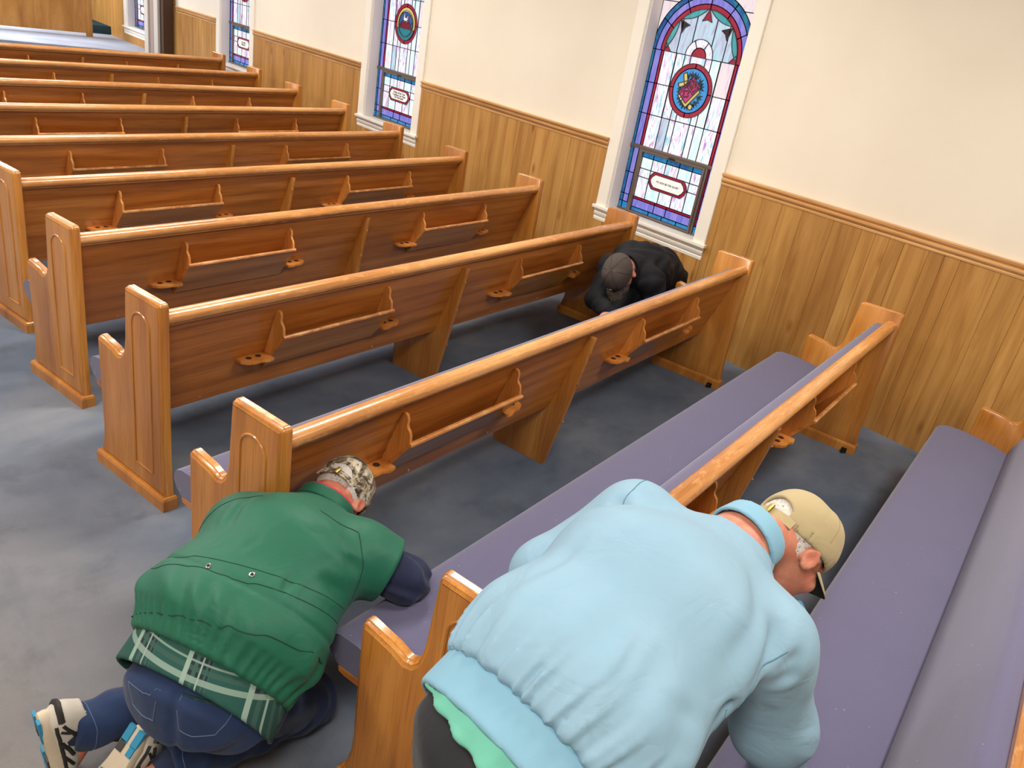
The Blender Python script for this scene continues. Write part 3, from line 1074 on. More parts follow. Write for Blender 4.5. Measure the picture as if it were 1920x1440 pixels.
def econe(a, b, lat, la, lb, ta, tb):
    """tapered limb with an elliptic section: lateral radii la, lb, thickness ta, tb"""
    a, b, lat = np.asarray(a, float), np.asarray(b, float), np.asarray(lat, float)
    ab = b - a
    L2 = float(ab @ ab) + 1e-12
    lat = lat - ab * (lat @ ab) / L2
    lat = lat / np.linalg.norm(lat)

    def f(P):
        q = P - a
        t = np.clip(q @ ab / L2, 0, 1)
        d = q - t[:, None] * ab
        ql = d @ lat
        r = d - ql[:, None] * lat
        rl = la + (lb - la) * t
        rt = ta + (tb - ta) * t
        k = np.sqrt((ql / rl) ** 2 + (r * r).sum(1) / rt ** 2)
        return (k - 1) * np.minimum(rl, rt)
    return f


def ell(c, r, ax=None):
    c, r = np.asarray(c, float), np.asarray(r, float)
    A = np.eye(3) if ax is None else np.asarray(ax, float)      # rows = local axes

    def f(P):
        q = (P - c) @ A.T
        k0 = np.sqrt(((q / r) ** 2).sum(1)) + 1e-9
        k1 = np.sqrt(((q / (r * r)) ** 2).sum(1)) + 1e-9
        return k0 * (k0 - 1) / k1
    return f


def union(parts, k):
    """parts: list of f or (f, k)"""
    def g(P):
        d = None
        for q in parts:
            f, kk = q if isinstance(q, tuple) else (q, k)
            e = f(P)
            d = e if d is None else smin(d, e, kk)
        return d
    return g


def cut(f, o, n, k=0.004):
    """keep the side away from n"""
    o, n = np.asarray(o, float), np.asarray(n, float)
    n = n / np.linalg.norm(n)
    return lambda P: smax(f(P), (P - o) @ n, k)


def mesh_sdf(f, lo, hi, h, blk=8):
    lo, hi = np.asarray(lo, float), np.asarray(hi, float)
    nb = np.ceil((hi - lo) / (h * blk)).astype(int)
    n = nb * blk
    cs = [lo[i] + (np.arange(nb[i]) + 0.5) * h * blk for i in range(3)]
    Cg = np.stack(np.meshgrid(*cs, indexing='ij'), -1).reshape(-1, 3)
    dc = f(Cg)
    R = h * blk * 0.87 * 1.5 + 0.012
    D = np.repeat(np.repeat(np.repeat(dc.reshape(nb), blk, 0), blk, 1), blk, 2).astype(np.float32)
    act = np.argwhere(np.abs(dc.reshape(nb)) < R)
    off = np.stack(np.meshgrid(*[np.arange(blk)] * 3, indexing='ij'), -1).reshape(-1, 3)
    for s in range(0, len(act), 600):
        idx = (act[s:s + 600, None, :] * blk + off[None]).reshape(-1, 3)
        D[idx[:, 0], idx[:, 1], idx[:, 2]] = f(lo + idx * h)
    # surface nets
    sg = D < 0
    nx, ny, nz = D.shape
    c8 = [sg[i:nx - 1 + i, j:ny - 1 + j, k:nz - 1 + k] for i in (0, 1) for j in (0, 1) for k in (0, 1)]
    cnt = sum(c.astype(np.int8) for c in c8)
    cells = np.argwhere((cnt > 0) & (cnt < 8))
    vid = -np.ones((nx - 1, ny - 1, nz - 1), np.int32)
    vid[cells[:, 0], cells[:, 1], cells[:, 2]] = np.arange(len(cells))
    acc = np.zeros((len(cells), 3))
    num = np.zeros(len(cells))
    cor = [(i, j, k) for i in (0, 1) for j in (0, 1) for k in (0, 1)]
    for a in range(8):
        for b in range(a + 1, 8):
            ca, cb = np.array(cor[a]), np.array(cor[b])
            if np.abs(ca - cb).sum() != 1: continue
            pa, pb = cells + ca, cells + cb
            da = D[pa[:, 0], pa[:, 1], pa[:, 2]].astype(float)
            db = D[pb[:, 0], pb[:, 1], pb[:, 2]].astype(float)
            m_ = (da < 0) != (db < 0)
            t = np.where(m_, da / np.where(m_, da - db, 1), 0)
            p = pa + t[:, None] * (cb - ca)
            acc += np.where(m_[:, None], p, 0)
            num += m_
    verts = lo + acc / num[:, None] * h
    faces = []
    for ax in range(3):
        sh = [slice(None)] * 3
        s0, s1 = list(sh), list(sh)
        s0[ax], s1[ax] = slice(0, -1), slice(1, None)
        ch = sg[tuple(s0)] != sg[tuple(s1)]
        e = np.argwhere(ch)
        u, v_ = [a for a in range(3) if a != ax]
        ok = (e[:, u] > 0) & (e[:, v_] > 0) & (e[:, u] < D.shape[u] - 1) & (e[:, v_] < D.shape[v_] - 1)
        e = e[ok]
        du, dv = np.zeros(3, int), np.zeros(3, int)
        du[u], dv[v_] = 1, 1
        q = [e, e - du, e - du - dv, e - dv]
        q = [vid[x[:, 0], x[:, 1], x[:, 2]] for x in q]
        F = np.stack(q, 1)
        inside = sg[e[:, 0], e[:, 1], e[:, 2]]
        flip = inside if ax != 1 else ~inside
        F = np.where(flip[:, None], F, F[:, ::-1])
        F = F[(F >= 0).all(1)]
        faces.append(F)
    return verts, np.concatenate(faces)


def sdf_obj(name, f, lo, hi, h, mat, parent, smooth=2):
    v, F = mesh_sdf(f, lo, hi, h)
    # light Laplacian smoothing
    for _ in range(smooth):
        acc = np.zeros_like(v)
        n = np.zeros(len(v))
        for i in range(4):
            a, b = F[:, i], F[:, (i + 1) % 4]
            for j in range(3):
                acc[:, j] += np.bincount(a, v[b, j], len(v)) + np.bincount(b, v[a, j], len(v))
            n += np.bincount(a, minlength=len(v)) + np.bincount(b, minlength=len(v))
        v = 0.45 * v + 0.55 * acc / np.maximum(n, 1)[:, None]
    me = bpy.data.meshes.new(name)
    me.vertices.add(len(v))
    me.vertices.foreach_set('co', v.astype(np.float32).ravel())
    me.loops.add(len(F) * 4)
    me.loops.foreach_set('vertex_index', F.astype(np.int32).ravel())
    me.polygons.add(len(F))
    me.polygons.foreach_set('loop_start', np.arange(0, len(F) * 4, 4, dtype=np.int32))
    me.update(calc_edges=True)
    me.validate()
    me.polygons.foreach_set('use_smooth', [True] * len(me.polygons))
    me.materials.append(mat)
    return link_mesh(name, me, parent)


def bounds(pts, pad):
    P = np.array(pts)
    return P.min(0) - pad, P.max(0) + pad


def bvh(o):
    return BVHTree.FromPolygons([v.co.copy() for v in o.data.vertices], [tuple(p.vertices) for p in o.data.polygons])


def seam(name, surf, pts, r, mat, parent, step=0.012, lift=0.3, closed=False):
    """a thin stitched line lying on a garment, through the given points"""
    out = []
    pts = [Vector(p) for p in pts]
    for a, b in zip(pts[:-1], pts[1:]):
        k = max(1, int((b - a).length / step))
        for i in range(k):
            out.append(a.lerp(b, i / k))
    out.append(pts[-1])
    res = []
    for p in out:
        q = surf.find_nearest(p)
        if q[0] is not None:
            res.append(q[0] + q[1] * r * lift)
    return MB().tube(res, r, 6).build(name, mat, parent, smooth=True)


def unit(v):
    v = np.asarray(v, float)
    return v / np.linalg.norm(v)


def frame(up, fwd):
    """rows: right, forward, up"""
    up = unit(up)
    fwd = np.asarray(fwd, float)
    fwd = unit(fwd - up * (fwd @ up))
    right = np.cross(fwd, up)
    return np.array([right, fwd, up])


def head_parts(c, A, s=1.0):
    """c: centre of the skull, A rows right, forward, up"""
    L = lambda x, y, z: np.asarray(c) + s * (x * A[0] + y * A[1] + z * A[2])
    P = [(ell(L(0, -0.008, 0.022), s * V3(0.077, 0.098, 0.098), A), 0.02),
         (ell(L(0, 0.030, -0.045), s * V3(0.060, 0.066, 0.070), A), 0.04),
         (ell(L(0, 0.062, -0.088), s * V3(0.034, 0.032, 0.026), A), 0.03),         # chin
         (cone(L(0, 0.092, 0.012), L(0, 0.112, -0.022), s * 0.010, s * 0.015), 0.014),  # nose
         (ell(L(0, 0.088, -0.058), s * V3(0.026, 0.014, 0.008), A), 0.008),          # lips
         (ell(L(0, 0.084, 0.034), s * V3(0.052, 0.014, 0.010), A), 0.018),           # brow
         (ell(L(0.048, 0.068, -0.025), s * V3(0.024, 0.022, 0.022), A), 0.02),
         (ell(L(-0.048, 0.068, -0.025), s * V3(0.024, 0.022, 0.022), A), 0.02)]
    f0 = union(P, 0.02)
    eyes = [L(0.032, 0.094, 0.012), L(-0.032, 0.094, 0.012)]

    def f(X):
        d = f0(X)
        for e in eyes:
            d = smax(d, -(np.sqrt(((X - e) ** 2).sum(1)) - s * 0.014), 0.012)
        for sx in (-1, 1):
            # ear: a tilted flat ellipsoid with a hollow
            E = np.array([unit(A[0] * sx + A[1] * -0.45), unit(A[1] + A[0] * sx * 0.45), A[2]])
            ec = L(sx * 0.083, -0.010, -0.012)
            e1 = ell(ec, s * V3(0.010, 0.021, 0.034), E)(X)
            e2 = ell(ec + E[0] * 0.010 * s, s * V3(0.008, 0.012, 0.022), E)(X)
            d = smin(d, smax(e1, -e2, 0.004), 0.006)
        return d
    return f, L, eyes


def hand_parts(w, d, up, thumb, L=0.185, curl=0.25):
    """w wrist, d pointing direction, up = back of the hand, thumb = direction of the thumb side"""
    d, up = unit(d), np.asarray(up, float)
    up = unit(up - d * (up @ d))
    t = unit(np.cross(d, up))
    if t @ np.asarray(thumb, float) < 0: t = -t
    P = [(econe(w + d * 0.01, w + d * 0.085, t, 0.030, 0.041, 0.018, 0.013), 0.012)]
    for k, (o, l, r) in enumerate([(0.030, 0.072, 0.0090), (0.010, 0.080, 0.0093), (-0.011, 0.074, 0.0088), (-0.031, 0.058, 0.0078)]):
        a = w + d * (0.083 - 0.004 * abs(k - 1)) + t * o
        dd = unit(d + t * o * 2.2)
        b = a + dd * l * 0.46 - up * l * 0.06
        c_ = b + dd * l * 0.32 - up * l * (0.10 + curl * 0.3)
        e = c_ + dd * l * 0.22 - up * l * (0.12 + curl * 0.4)
        P += [(cone(a - dd * 0.02, b, r * 1.1, r), 0.005), (cone(b, c_, r, r * 0.92), 0.003), (cone(c_, e, r * 0.92, r * 0.8), 0.003)]
    a = w + d * 0.022 + t * 0.026
    b = a + d * 0.030 + t * 0.026 - up * 0.008
    c_ = b + d * 0.030 + t * 0.010 - up * 0.006
    e = c_ + d * 0.020 + t * 0.001 - up * 0.004
    P += [(cone(a, b, 0.014, 0.0115), 0.010), (cone(b, c_, 0.0115, 0.0105), 0.003), (cone(c_, e, 0.0105, 0.009), 0.003)]
    return P


def body_fn(J, w=1.0):
    """one continuous figure through the joints J"""
    lat = unit(J['rsh'] - J['lsh'])
    P = [(econe(J['pelvis'], J['waist'], lat, 0.150 * w, 0.135 * w, 0.105 * w, 0.095 * w), 0.05),
         (econe(J['waist'], J['chest'], lat, 0.135 * w, 0.155 * w, 0.095 * w, 0.110 * w), 0.06),
         (econe(J['chest'], J['neck'], lat, 0.150 * w, 0.07, 0.105 * w, 0.06), 0.05),
         (cone(J['lsh'], J['rsh'], 0.058, 0.058), 0.05),
         (cone(J['neck'], J['head'] - 0.03 * J['hA'][1], 0.060, 0.056), 0.03)]
    for s in ('l', 'r'):
        P += [(cone(J[s + 'sh'], J[s + 'el'], 0.050, 0.039), 0.03),
              (cone(J[s + 'el'], J[s + 'wr'], 0.040, 0.026), 0.02),
              (cone(J[s + 'hip'], J[s + 'kn'], 0.082, 0.054), 0.04),
              (cone(J[s + 'kn'], J[s + 'kn'] * 0.62 + J[s + 'an'] * 0.38, 0.052, 0.055), 0.02),
              (cone(J[s + 'kn'] * 0.62 + J[s + 'an'] * 0.38, J[s + 'an'], 0.055, 0.036), 0.02),
              (cone(J[s + 'an'], J[s + 'toe'], 0.036, 0.026), 0.02)]
        P += [(f, k) for f, k in hand_parts(J[s + 'wr'], J[s + 'hd'], J[s + 'hu'], J[s + 'ht'])]
    hf, L, eyes = head_parts(J['head'], J['hA'])
    P.append((hf, 0.02))
    return union(P, 0.02), L, eyes


def skin_mat(name, rgb, red):
    t = NT(name)
    v = t.coords()
    n1 = t.noise(v, 26, 4)
    n2 = t.noise(v, 9, 3)
    c = t.mix(t.ramp(n1, [(0.35, (0, 0, 0)), (0.7, (1, 1, 1))]), lin(*rgb), lin(*red))
    c = t.mix(t.ramp(n2, [(0.4, (0, 0, 0)), (0.7, (0.6, 0.6, 0.6))]), c, lin(*red))
    t.base(c)
    t.bump(t.noise(v, 160, 4), 0.15, 0.003)
    t.b.inputs['Roughness'].default_value = 0.5
    t.b.inputs['Subsurface Weight'].default_value = 0.08
    t.b.inputs['Subsurface Radius'].default_value = (0.01, 0.004, 0.002)
    return t.mat


def cloth(name, rgb, rough=0.75, weave=1100, fold=0.5, fscale=9, sheen=0.1, var=0.05):
    """woven cloth with soft creases in the relief"""
    t = NT(name)
    v = t.coords('Object')
    c0 = lin(*rgb)
    n1 = t.noise(v, 14, 4)
    t.base(t.mix(n1, tuple(x * (1 - var) for x in c0[:3]) + (1,), tuple(min(1, x * (1 + var)) for x in c0[:3]) + (1,)))
    f1 = t.noise(v, fscale, 3, 0.45, 1.6)
    f2 = t.noise(v, weave, 2)
    ridge = t.math('ABSOLUTE', t.math('SUBTRACT', f1, 0.5))
    h = t.math('ADD', t.math('MULTIPLY', ridge, fold * 1.2), t.math('MULTIPLY', f2, 0.01))
    t.bump(h, 0.5, 0.02)
    t.b.inputs['Roughness'].default_value = rough
    t.b.inputs['Specular IOR Level'].default_value = 0.3
    t.b.inputs['Sheen Weight'].default_value = sheen
    return t.mat


def camo(name, cols, scale=26):
    t = NT(name)
    v = t.coords('Object', (1, 1, 1))
    n1 = t.noise(v, scale, 3, 0.5, 1.2)
    n2 = t.noise(t.coords('Object', (1.3, 0.6, 1)), scale * 1.6, 4, 0.6, 2.0)
    a = t.ramp(n1, [(0.0, lin(*cols[0])), (0.43, lin(*cols[1])), (0.5, lin(*cols[2])), (0.6, lin(*cols[3]))], 'CONSTANT')
    m_ = t.ramp(n2, [(0.56, (0, 0, 0)), (0.58, (1, 1, 1))])
    t.base(t.mix(m_, a, lin(*cols[4])))
    t.bump(t.noise(v, 900, 2), 0.2, 0.002)
    t.b.inputs['Roughness'].default_value = 0.85
    return t.mat


def plaid_mat(ax_u, ax_v, v0):
    """dark green plaid, stripes measured along the two given directions"""
    t = NT('green plaid flannel')
    tc = t.n('ShaderNodeTexCoord')

    def coord(ax, off):
        d = t.n('ShaderNodeVectorMath', operation='DOT_PRODUCT')
        t.l(tc.outputs['Object'], d.inputs[0])
        d.inputs[1].default_value = tuple(ax)
        return t.math('FRACT', t.math('ADD', t.math('MULTIPLY', d.outputs['Value'], 1 / 0.155), off))
    g0 = (0.010, 0.068, 0.055, 1)
    pale, mid, dk = (0.24, 0.34, 0.29, 1), (0.03, 0.085, 0.07, 1), (0.008, 0.02, 0.025, 1)

    def stripes(c):
        return t.ramp(c, [(0.0, pale), (0.075, dk), (0.14, mid), (0.20, dk), (0.25, pale), (0.275, dk), (0.33, mid), (0.36, dk), (0.40, mid), (0.415, g0)], 'CONSTANT')
    cu, cv = stripes(coord(ax_u, 0.30)), stripes(coord(ax_v, 3.04 - float(v0) / 0.155))
    t.base(t.mix(0.75, cu, cv, 'LIGHTEN'))
    t.bump(t.noise(t.coords(), 900, 2), 0.2, 0.002)
    t.b.inputs['Roughness'].default_value = 0.9
    return t.mat


M['skin'] = skin_mat('weathered fair skin', (206, 146, 118), (178, 100, 80))
M['skin2'] = skin_mat('ruddy fair skin', (214, 150, 122), (188, 96, 78))
M['hair'] = plain('short white hair', (206, 200, 194), 0.8, 0.2, noise=0.25, nscale=120, bump=0.5)
M['eye'] = plain('eye white', (230, 226, 220), 0.2)
M['iris'] = plain('grey iris', (60, 70, 80), 0.2)
M['bluejkt'] = cloth('pale blue poplin', (134, 169, 191), 0.6, fold=0.35, fscale=8, sheen=0.05)
M['bluerib'] = cloth('pale blue ribbed band', (124, 170, 194), 0.7, fold=0.05, fscale=20)
M['flap'] = cloth('medium blue facing', (70, 128, 168), 0.7, fold=0.1)
M['mint'] = cloth('mint green shirt', (104, 180, 160), 0.8, fold=0.3)
M['blackpant'] = cloth('black trousers', (30, 30, 36), 0.7, fold=0.4)
M['greenjkt'] = cloth('forest green poplin', (26, 94, 72), 0.55, fold=0.35, fscale=8, sheen=0.05)
M['greendark'] = plain('dark green seam thread', (8, 54, 40), 0.8)
M['blueseam'] = plain('blue seam shadow thread', (84, 128, 150), 0.8)
M['navy'] = cloth('navy work shirt', (30, 38, 66), 0.8, fold=0.3)
M['denim'] = cloth('dark blue denim', (34, 52, 88), 0.85, 600, 0.45, 8, var=0.25)
M['denimthread'] = plain('pale denim stitch', (84, 102, 134), 0.8)
M['black'] = cloth('black fleece jacket', (16, 17, 22), 0.85, fold=0.6, sheen=0.0)
M['khaki'] = cloth('khaki cotton twill', (172, 156, 118), 0.8, 900, 0.2, 10)
M['khakidk'] = plain('khaki stitching', (150, 130, 92), 0.8)
M['underbrim'] = plain('dark green underbrim', (40, 44, 36), 0.85)
M['brass'] = plain('aged brass buckle', (150, 132, 70), 0.35, 0.5, 0.8)
M['nickel'] = plain('nickel eyelet', (190, 196, 190), 0.25, 0.5, 0.9)
M['camolight'] = camo('pale woodland camouflage', [(64, 56, 48), (120, 104, 84), (176, 164, 140), (206, 196, 180), (92, 80, 62)], 24)
M['camodark'] = camo('dark woodland camouflage', [(38, 32, 26), (58, 50, 42), (70, 60, 50), (52, 46, 38), (84, 76, 62)], 20)
M['capgrey'] = plain('charcoal brown cap cotton', (62, 54, 48), 0.85, noise=0.1)
M['red'] = plain('red collar lining', (188, 48, 58), 0.8)
M['shoewhite'] = plain('white shoe mesh', (196, 190, 180), 0.7, noise=0.1, nscale=200, bump=0.3)
M['shoeblack'] = plain('black shoe panel', (34, 32, 30), 0.6)
M['shoesole'] = plain('off white midsole', (196, 182, 160), 0.6, noise=0.12)
M['tread'] = plain('blue rubber tread', (40, 130, 168), 0.6)
M['outsole'] = plain('dark rubber outsole', (58, 58, 56), 0.7)


def cap_build(J, root, mat, brimmat, style, seammat, dz=0.0, opening=False, backtilt=0.0, under=None):
    """baseball cap: crown shell, brim, panel seams, button; opening and strap at the back"""
    c, A = J['head'], J['hA']
    L = lambda x, y, z: c + x * A[0] + y * A[1] + z * A[2]
    outer = ell(L(0, -0.006, 0.036), V3(0.091, 0.111, 0.104), A)
    crown = union([outer, (ell(L(0, 0.030, 0.078), V3(0.072, 0.072, 0.066), A), 0.03)], 0.03)
    zb = 0.022 + dz - backtilt * 0.11        # height of the rim at the back
    inner = ell(L(0, -0.006, 0.030), V3(0.083, 0.103, 0.099), A)
    o = L(0, 0, 0.022 + dz)
    nrm = -(A[2] - A[1] * backtilt)
    f1 = cut(crown, o, nrm, 0.003)

    def f(P):
        d = smax(f1(P), -inner(P), 0.002)
        if opening:
            q = ell(L(0, -0.115, zb + 0.030), V3(0.042, 0.05, 0.030), A)(P)
            d = smax(d, -q, 0.003)
        # panel creases
        X = (P - c) @ A.T
        ang = np.arctan2(X[:, 0], X[:, 1] + 0.006)
        d = d + 0.0012 * np.exp(-((np.abs(np.sin(ang * 3.0)) / 0.06) ** 2)) + 0.0016 * np.sin(X[:, 2] * 60 + ang * 3.0) * np.clip((X[:, 2] - 0.03) * 20, 0, 1)
        return d
    lo, hi = bounds([c], 0.17)
    cap = sdf_obj('cap', f, lo, hi, 0.0042, mat, root, 1)
    # brim: curved slab
    mb = MB()
    rings_t, rings_b = [], []
    nu, nv = 17, 7
    for th, dst in ((0.0, rings_t), (0.004, rings_b)):
        for j in range(nv):
            row = []
            for i in range(nu):
                u = -1 + 2 * i / (nu - 1)
                ux = u * 0.082
                arcy = 0.100 * math.sqrt(max(0, 1 - (ux / 0.091) ** 2))
                ext = 0.082 * (1 - abs(u) ** 3.2) ** 0.6 if abs(u) < 1 else 0
                yy = arcy - 0.008 + ext * j / (nv - 1)
                droop = -0.042 * u * u - 0.22 * (yy - arcy)
                row.append(L(ux, yy, 0.026 + dz + droop - th + backtilt * (0.1 + (yy - 0.1) * 0.2)))
            dst.append(row)
    vs = [tuple(p) for r in rings_t for p in r] + [tuple(p) for r in rings_b for p in r]
    N = nu * nv
    fs = []
    for j in range(nv - 1):
        for i in range(nu - 1):
            a = j * nu + i
            fs.append((a, a + 1, a + nu + 1, a + nu))
            fs.append((N + a, N + a + nu, N + a + nu + 1, N + a + 1))
    for i in range(nu - 1):
        a = (nv - 1) * nu + i
        fs.append((a, a + 1, N + a + 1, N + a))
        fs.append((i, N + i, N + i + 1, i + 1))
    for j in range(nv - 1):
        a = j * nu
        fs.append((a, a + nu, N + a + nu, N + a))
        a = j * nu + nu - 1
        fs.append((a, N + a, N + a + nu, a + nu))
    mb.add(vs, fs)
    br = mb.build('brim', brimmat, cap, smooth=True)
    if under:
        br.data.materials.append(under)
        for p in br.data.polygons:
            if p.vertices[0] >= N and all(v >= N for v in p.vertices): p.material_index = 1
    bv = bvh(cap)
    for ang in (30, 90, 150, 210, 270, 330):
        if opening and ang in (150, 210): pass
        a_ = math.radians(ang)
        pts = [L(math.sin(a_) * 0.1 * math.cos(t), -0.006 + math.cos(a_) * 0.12 * math.cos(t), 0.036 + 0.12 * math.sin(t)) for t in [math.radians(x) for x in (8, 30, 50, 70, 88)]]
        if not (opening and ang in (150, 210)):
            seam('cap_seam', bv, pts, 0.0011, seammat, cap)
    MB().disc(L(0, -0.004, 0.139), A[2], 0.007, 0.004, 12).build('cap_button', mat, cap, smooth=True)
    if opening:
        z = zb + 0.010
        pts = []
        for k in range(13):
            a_ = math.radians(180 - 42 + 84 * k / 12)
            pts.append(L(math.sin(a_) * 0.088, -0.006 + math.cos(a_) * 0.110, z))
        mb = MB()
        rings = []
        for p in pts:
            p = np.array(p)
            od = unit((p - L(0, -0.006, z)))
            rings.append([p + A[2] * 0.011, p + A[2] * 0.011 + od * 0.003, p - A[2] * 0.011 + od * 0.003, p - A[2] * 0.011])
        mb.loft([[tuple(q) for q in r] for r in rings])
        mb.build('cap_strap', mat, cap, smooth=True)
        b0 = L(0.006, -0.121, z)
        mb = MB()
        e1, e2 = A[0] * 0.006, A[2] * 0.015
        fw = -A[1] * 0.004
        q = [b0 - e1 - e2, b0 + e1 - e2, b0 + e1 + e2, b0 - e1 + e2]
        mb.loft([[tuple(x) for x in q], [tuple(x + fw) for x in q]])
        mb.build('cap_buckle', M['brass'], cap, bevel=0.001)
    return cap


def hair_build(J, root, low=-0.05, mat=None):
    c, A = J['head'], J['hA']
    L = lambda x, y, z: c + x * A[0] + y * A[1] + z * A[2]
    f0 = ell(L(0, -0.012, 0.018), V3(0.0795, 0.1, 0.1), A)

    def f(P):
        X = (P - c) @ A.T
        d = f0(P) + 0.0012 * np.sin(X[:, 0] * 500 + X[:, 2] * 130) * np.sin(X[:, 1] * 420)
        d = smax(d, X[:, 1] - 0.02 - (X[:, 2] - 0.0) * 1.2, 0.004)
        d = smax(d, (low - X[:, 2]), 0.004)
        return smax(d, -(f0(P) + 0.006), 0.001)
    lo, hi = bounds([c], 0.13)
    return sdf_obj('hair', f, lo, hi, 0.004, mat or M['hair'], root, 1)


def eyes_build(J, eyes, root):
    A = J['hA']
    for e in eyes:
        p = e - A[1] * 0.008
        ob = MB().tube([tuple(p - A[1] * 0.009), tuple(p - A[1] * 0.003), tuple(p + A[1] * 0.003), tuple(p + A[1] * 0.007)], [0.006, 0.0112, 0.0100, 0.004], 12).build('eye', M['eye'], root, smooth=True)
        MB().disc(p + A[1] * 0.0068, A[1], 0.004, 0.001, 10).build('iris', M['iris'], ob)


def shoe_build(heel, toe, up, root, lab):
    """running shoe; heel and toe are the ends of the sole line, up points from sole to instep"""
    heel, toe = np.asarray(heel, float), np.asarray(toe, float)
    fw = unit(toe - heel)
    up = np.asarray(up, float)
    up = unit(up - fw * (up @ fw))
    sd = np.cross(fw, up)
    A = np.array([sd, fw, up])
    Lg = float(np.linalg.norm(toe - heel))
    L = lambda x, y, z: heel + x * sd + y * fw + z * up
    upper = union([(ell(L(0, 0.055, 0.052), V3(0.038, 0.058, 0.040), A), 0.02),
                   (ell(L(0, 0.165, 0.038), V3(0.044, 0.095, 0.030), A), 0.04),
                   (cone(L(0, 0.045, 0.055), L(0, 0.052, 0.098), 0.036, 0.034), 0.03),
                   (cone(L(0, 0.075, 0.085), L(0, 0.17, 0.050), 0.028, 0.024), 0.03)], 0.03)
    col = cone(L(0, 0.05, 0.09), L(0, 0.056, 0.14), 0.028, 0.032)

    def fu(P):
        X = (P - heel) @ A.T
        d = smax(upper(P), -col(P), 0.003)
        d = smax(d, 0.022 - X[:, 2], 0.002)
        return smax(d, X[:, 2] - 0.104 - X[:, 1] * 0.1, 0.003)
    lo, hi = bounds([heel, toe, L(0, 0, 0.12), L(0, Lg, 0.12)], 0.06)
    u = sdf_obj('shoe', fu, lo, hi, 0.0042, M['shoewhite'], root, 1)
    # midsole and outsole
    def outl(g):
        pts = []
        for k in range(28):
            a = 2 * math.pi * k / 28
            y = 0.14 - 0.14 * math.cos(a)
            hw_ = 0.034 + 0.012 * math.sin(max(0, (y - 0.08)) / 0.2 * math.pi) - 0.004 * math.exp(-((y - 0.11) / 0.03) ** 2)
            x = hw_ * max(-1, min(1, math.sin(a) * 1.25))
            pts.append((x * g, 0.14 + (y - 0.14) * (1 + (g - 1) * 0.4)))
        return pts
    mb = MB()
    def ring(g, z):
        return [tuple(L(x, y, z + 0.012 * max(0, (y - 0.2)) / 0.08)) for x, y in outl(g)]
    mb.loft([ring(0.93, 0.0), ring(1.03, 0.004), ring(1.06, 0.018), ring(1.0, 0.030)])
    so = mb.build('sole', M['shoesole'], u, smooth=True)
    # tread blocks, each a piece of its own
    blocks = [(-0.018, 0.030, 0.012, 0.024, 'tread'), (0.018, 0.030, 0.012, 0.024, 'tread'), (-0.018, 0.062, 0.011, 0.016, 'outsole'), (0.019, 0.062, 0.010, 0.014, 'tread'),
              (-0.020, 0.150, 0.015, 0.020, 'tread'), (0.020, 0.150, 0.015, 0.020, 'outsole'), (0.0, 0.182, 0.032, 0.008, 'tread'),
              (-0.018, 0.208, 0.014, 0.013, 'outsole'), (0.018, 0.208, 0.014, 0.013, 'tread'), (0.0, 0.240, 0.026, 0.011, 'outsole'), (0.0, 0.262, 0.018, 0.006, 'tread')]
    for x, y, wx, wy, mt in blocks:
        zz = 0.012 * max(0, (y - 0.2)) / 0.08
        q = [(x - wx, y - wy), (x + wx, y - wy), (x + wx, y + wy), (x - wx, y + wy)]
        b = MB().loft([[tuple(L(a, b_, zz - 0.004)) for a, b_ in [(x + (a - x) * 0.9, y + (b_ - y) * 0.9) for a, b_ in q]], [tuple(L(a, b_, zz + 0.003)) for a, b_ in q]])
        b.build('tread', M[mt], u)
    # dark overlays on both flanks, heel counter and laces
    bv = bvh(u)
    for s in (-1, 1):
        for y0, z0, y1, z1, r in ((0.03, 0.045, 0.10, 0.075, 0.005), (0.09, 0.030, 0.14, 0.062, 0.006), (0.13, 0.028, 0.17, 0.055, 0.005), (0.17, 0.026, 0.21, 0.045, 0.005), (0.05, 0.035, 0.09, 0.090, 0.004)):
            seam('overlay', bv, [L(s * 0.06, y0, z0), L(s * 0.055, (y0 + y1) / 2, (z0 + z1) / 2 + 0.004), L(s * 0.05, y1, z1)], r, M['shoeblack'], u, 0.01, 0.0)
        seam('overlay', bv, [L(s * 0.05, 0.03, 0.026), L(s * 0.06, 0.12, 0.028), L(s * 0.06, 0.2, 0.028), L(s * 0.03, 0.26, 0.030)], 0.005, M['shoeblack'], u, 0.01, 0.0)
    seam('heel_counter', bv, [L(-0.05, 0.02, 0.045), L(0, -0.02, 0.05), L(0.05, 0.02, 0.045)], 0.009, M['shoeblack'], u, 0.008, 0.0)
    return u



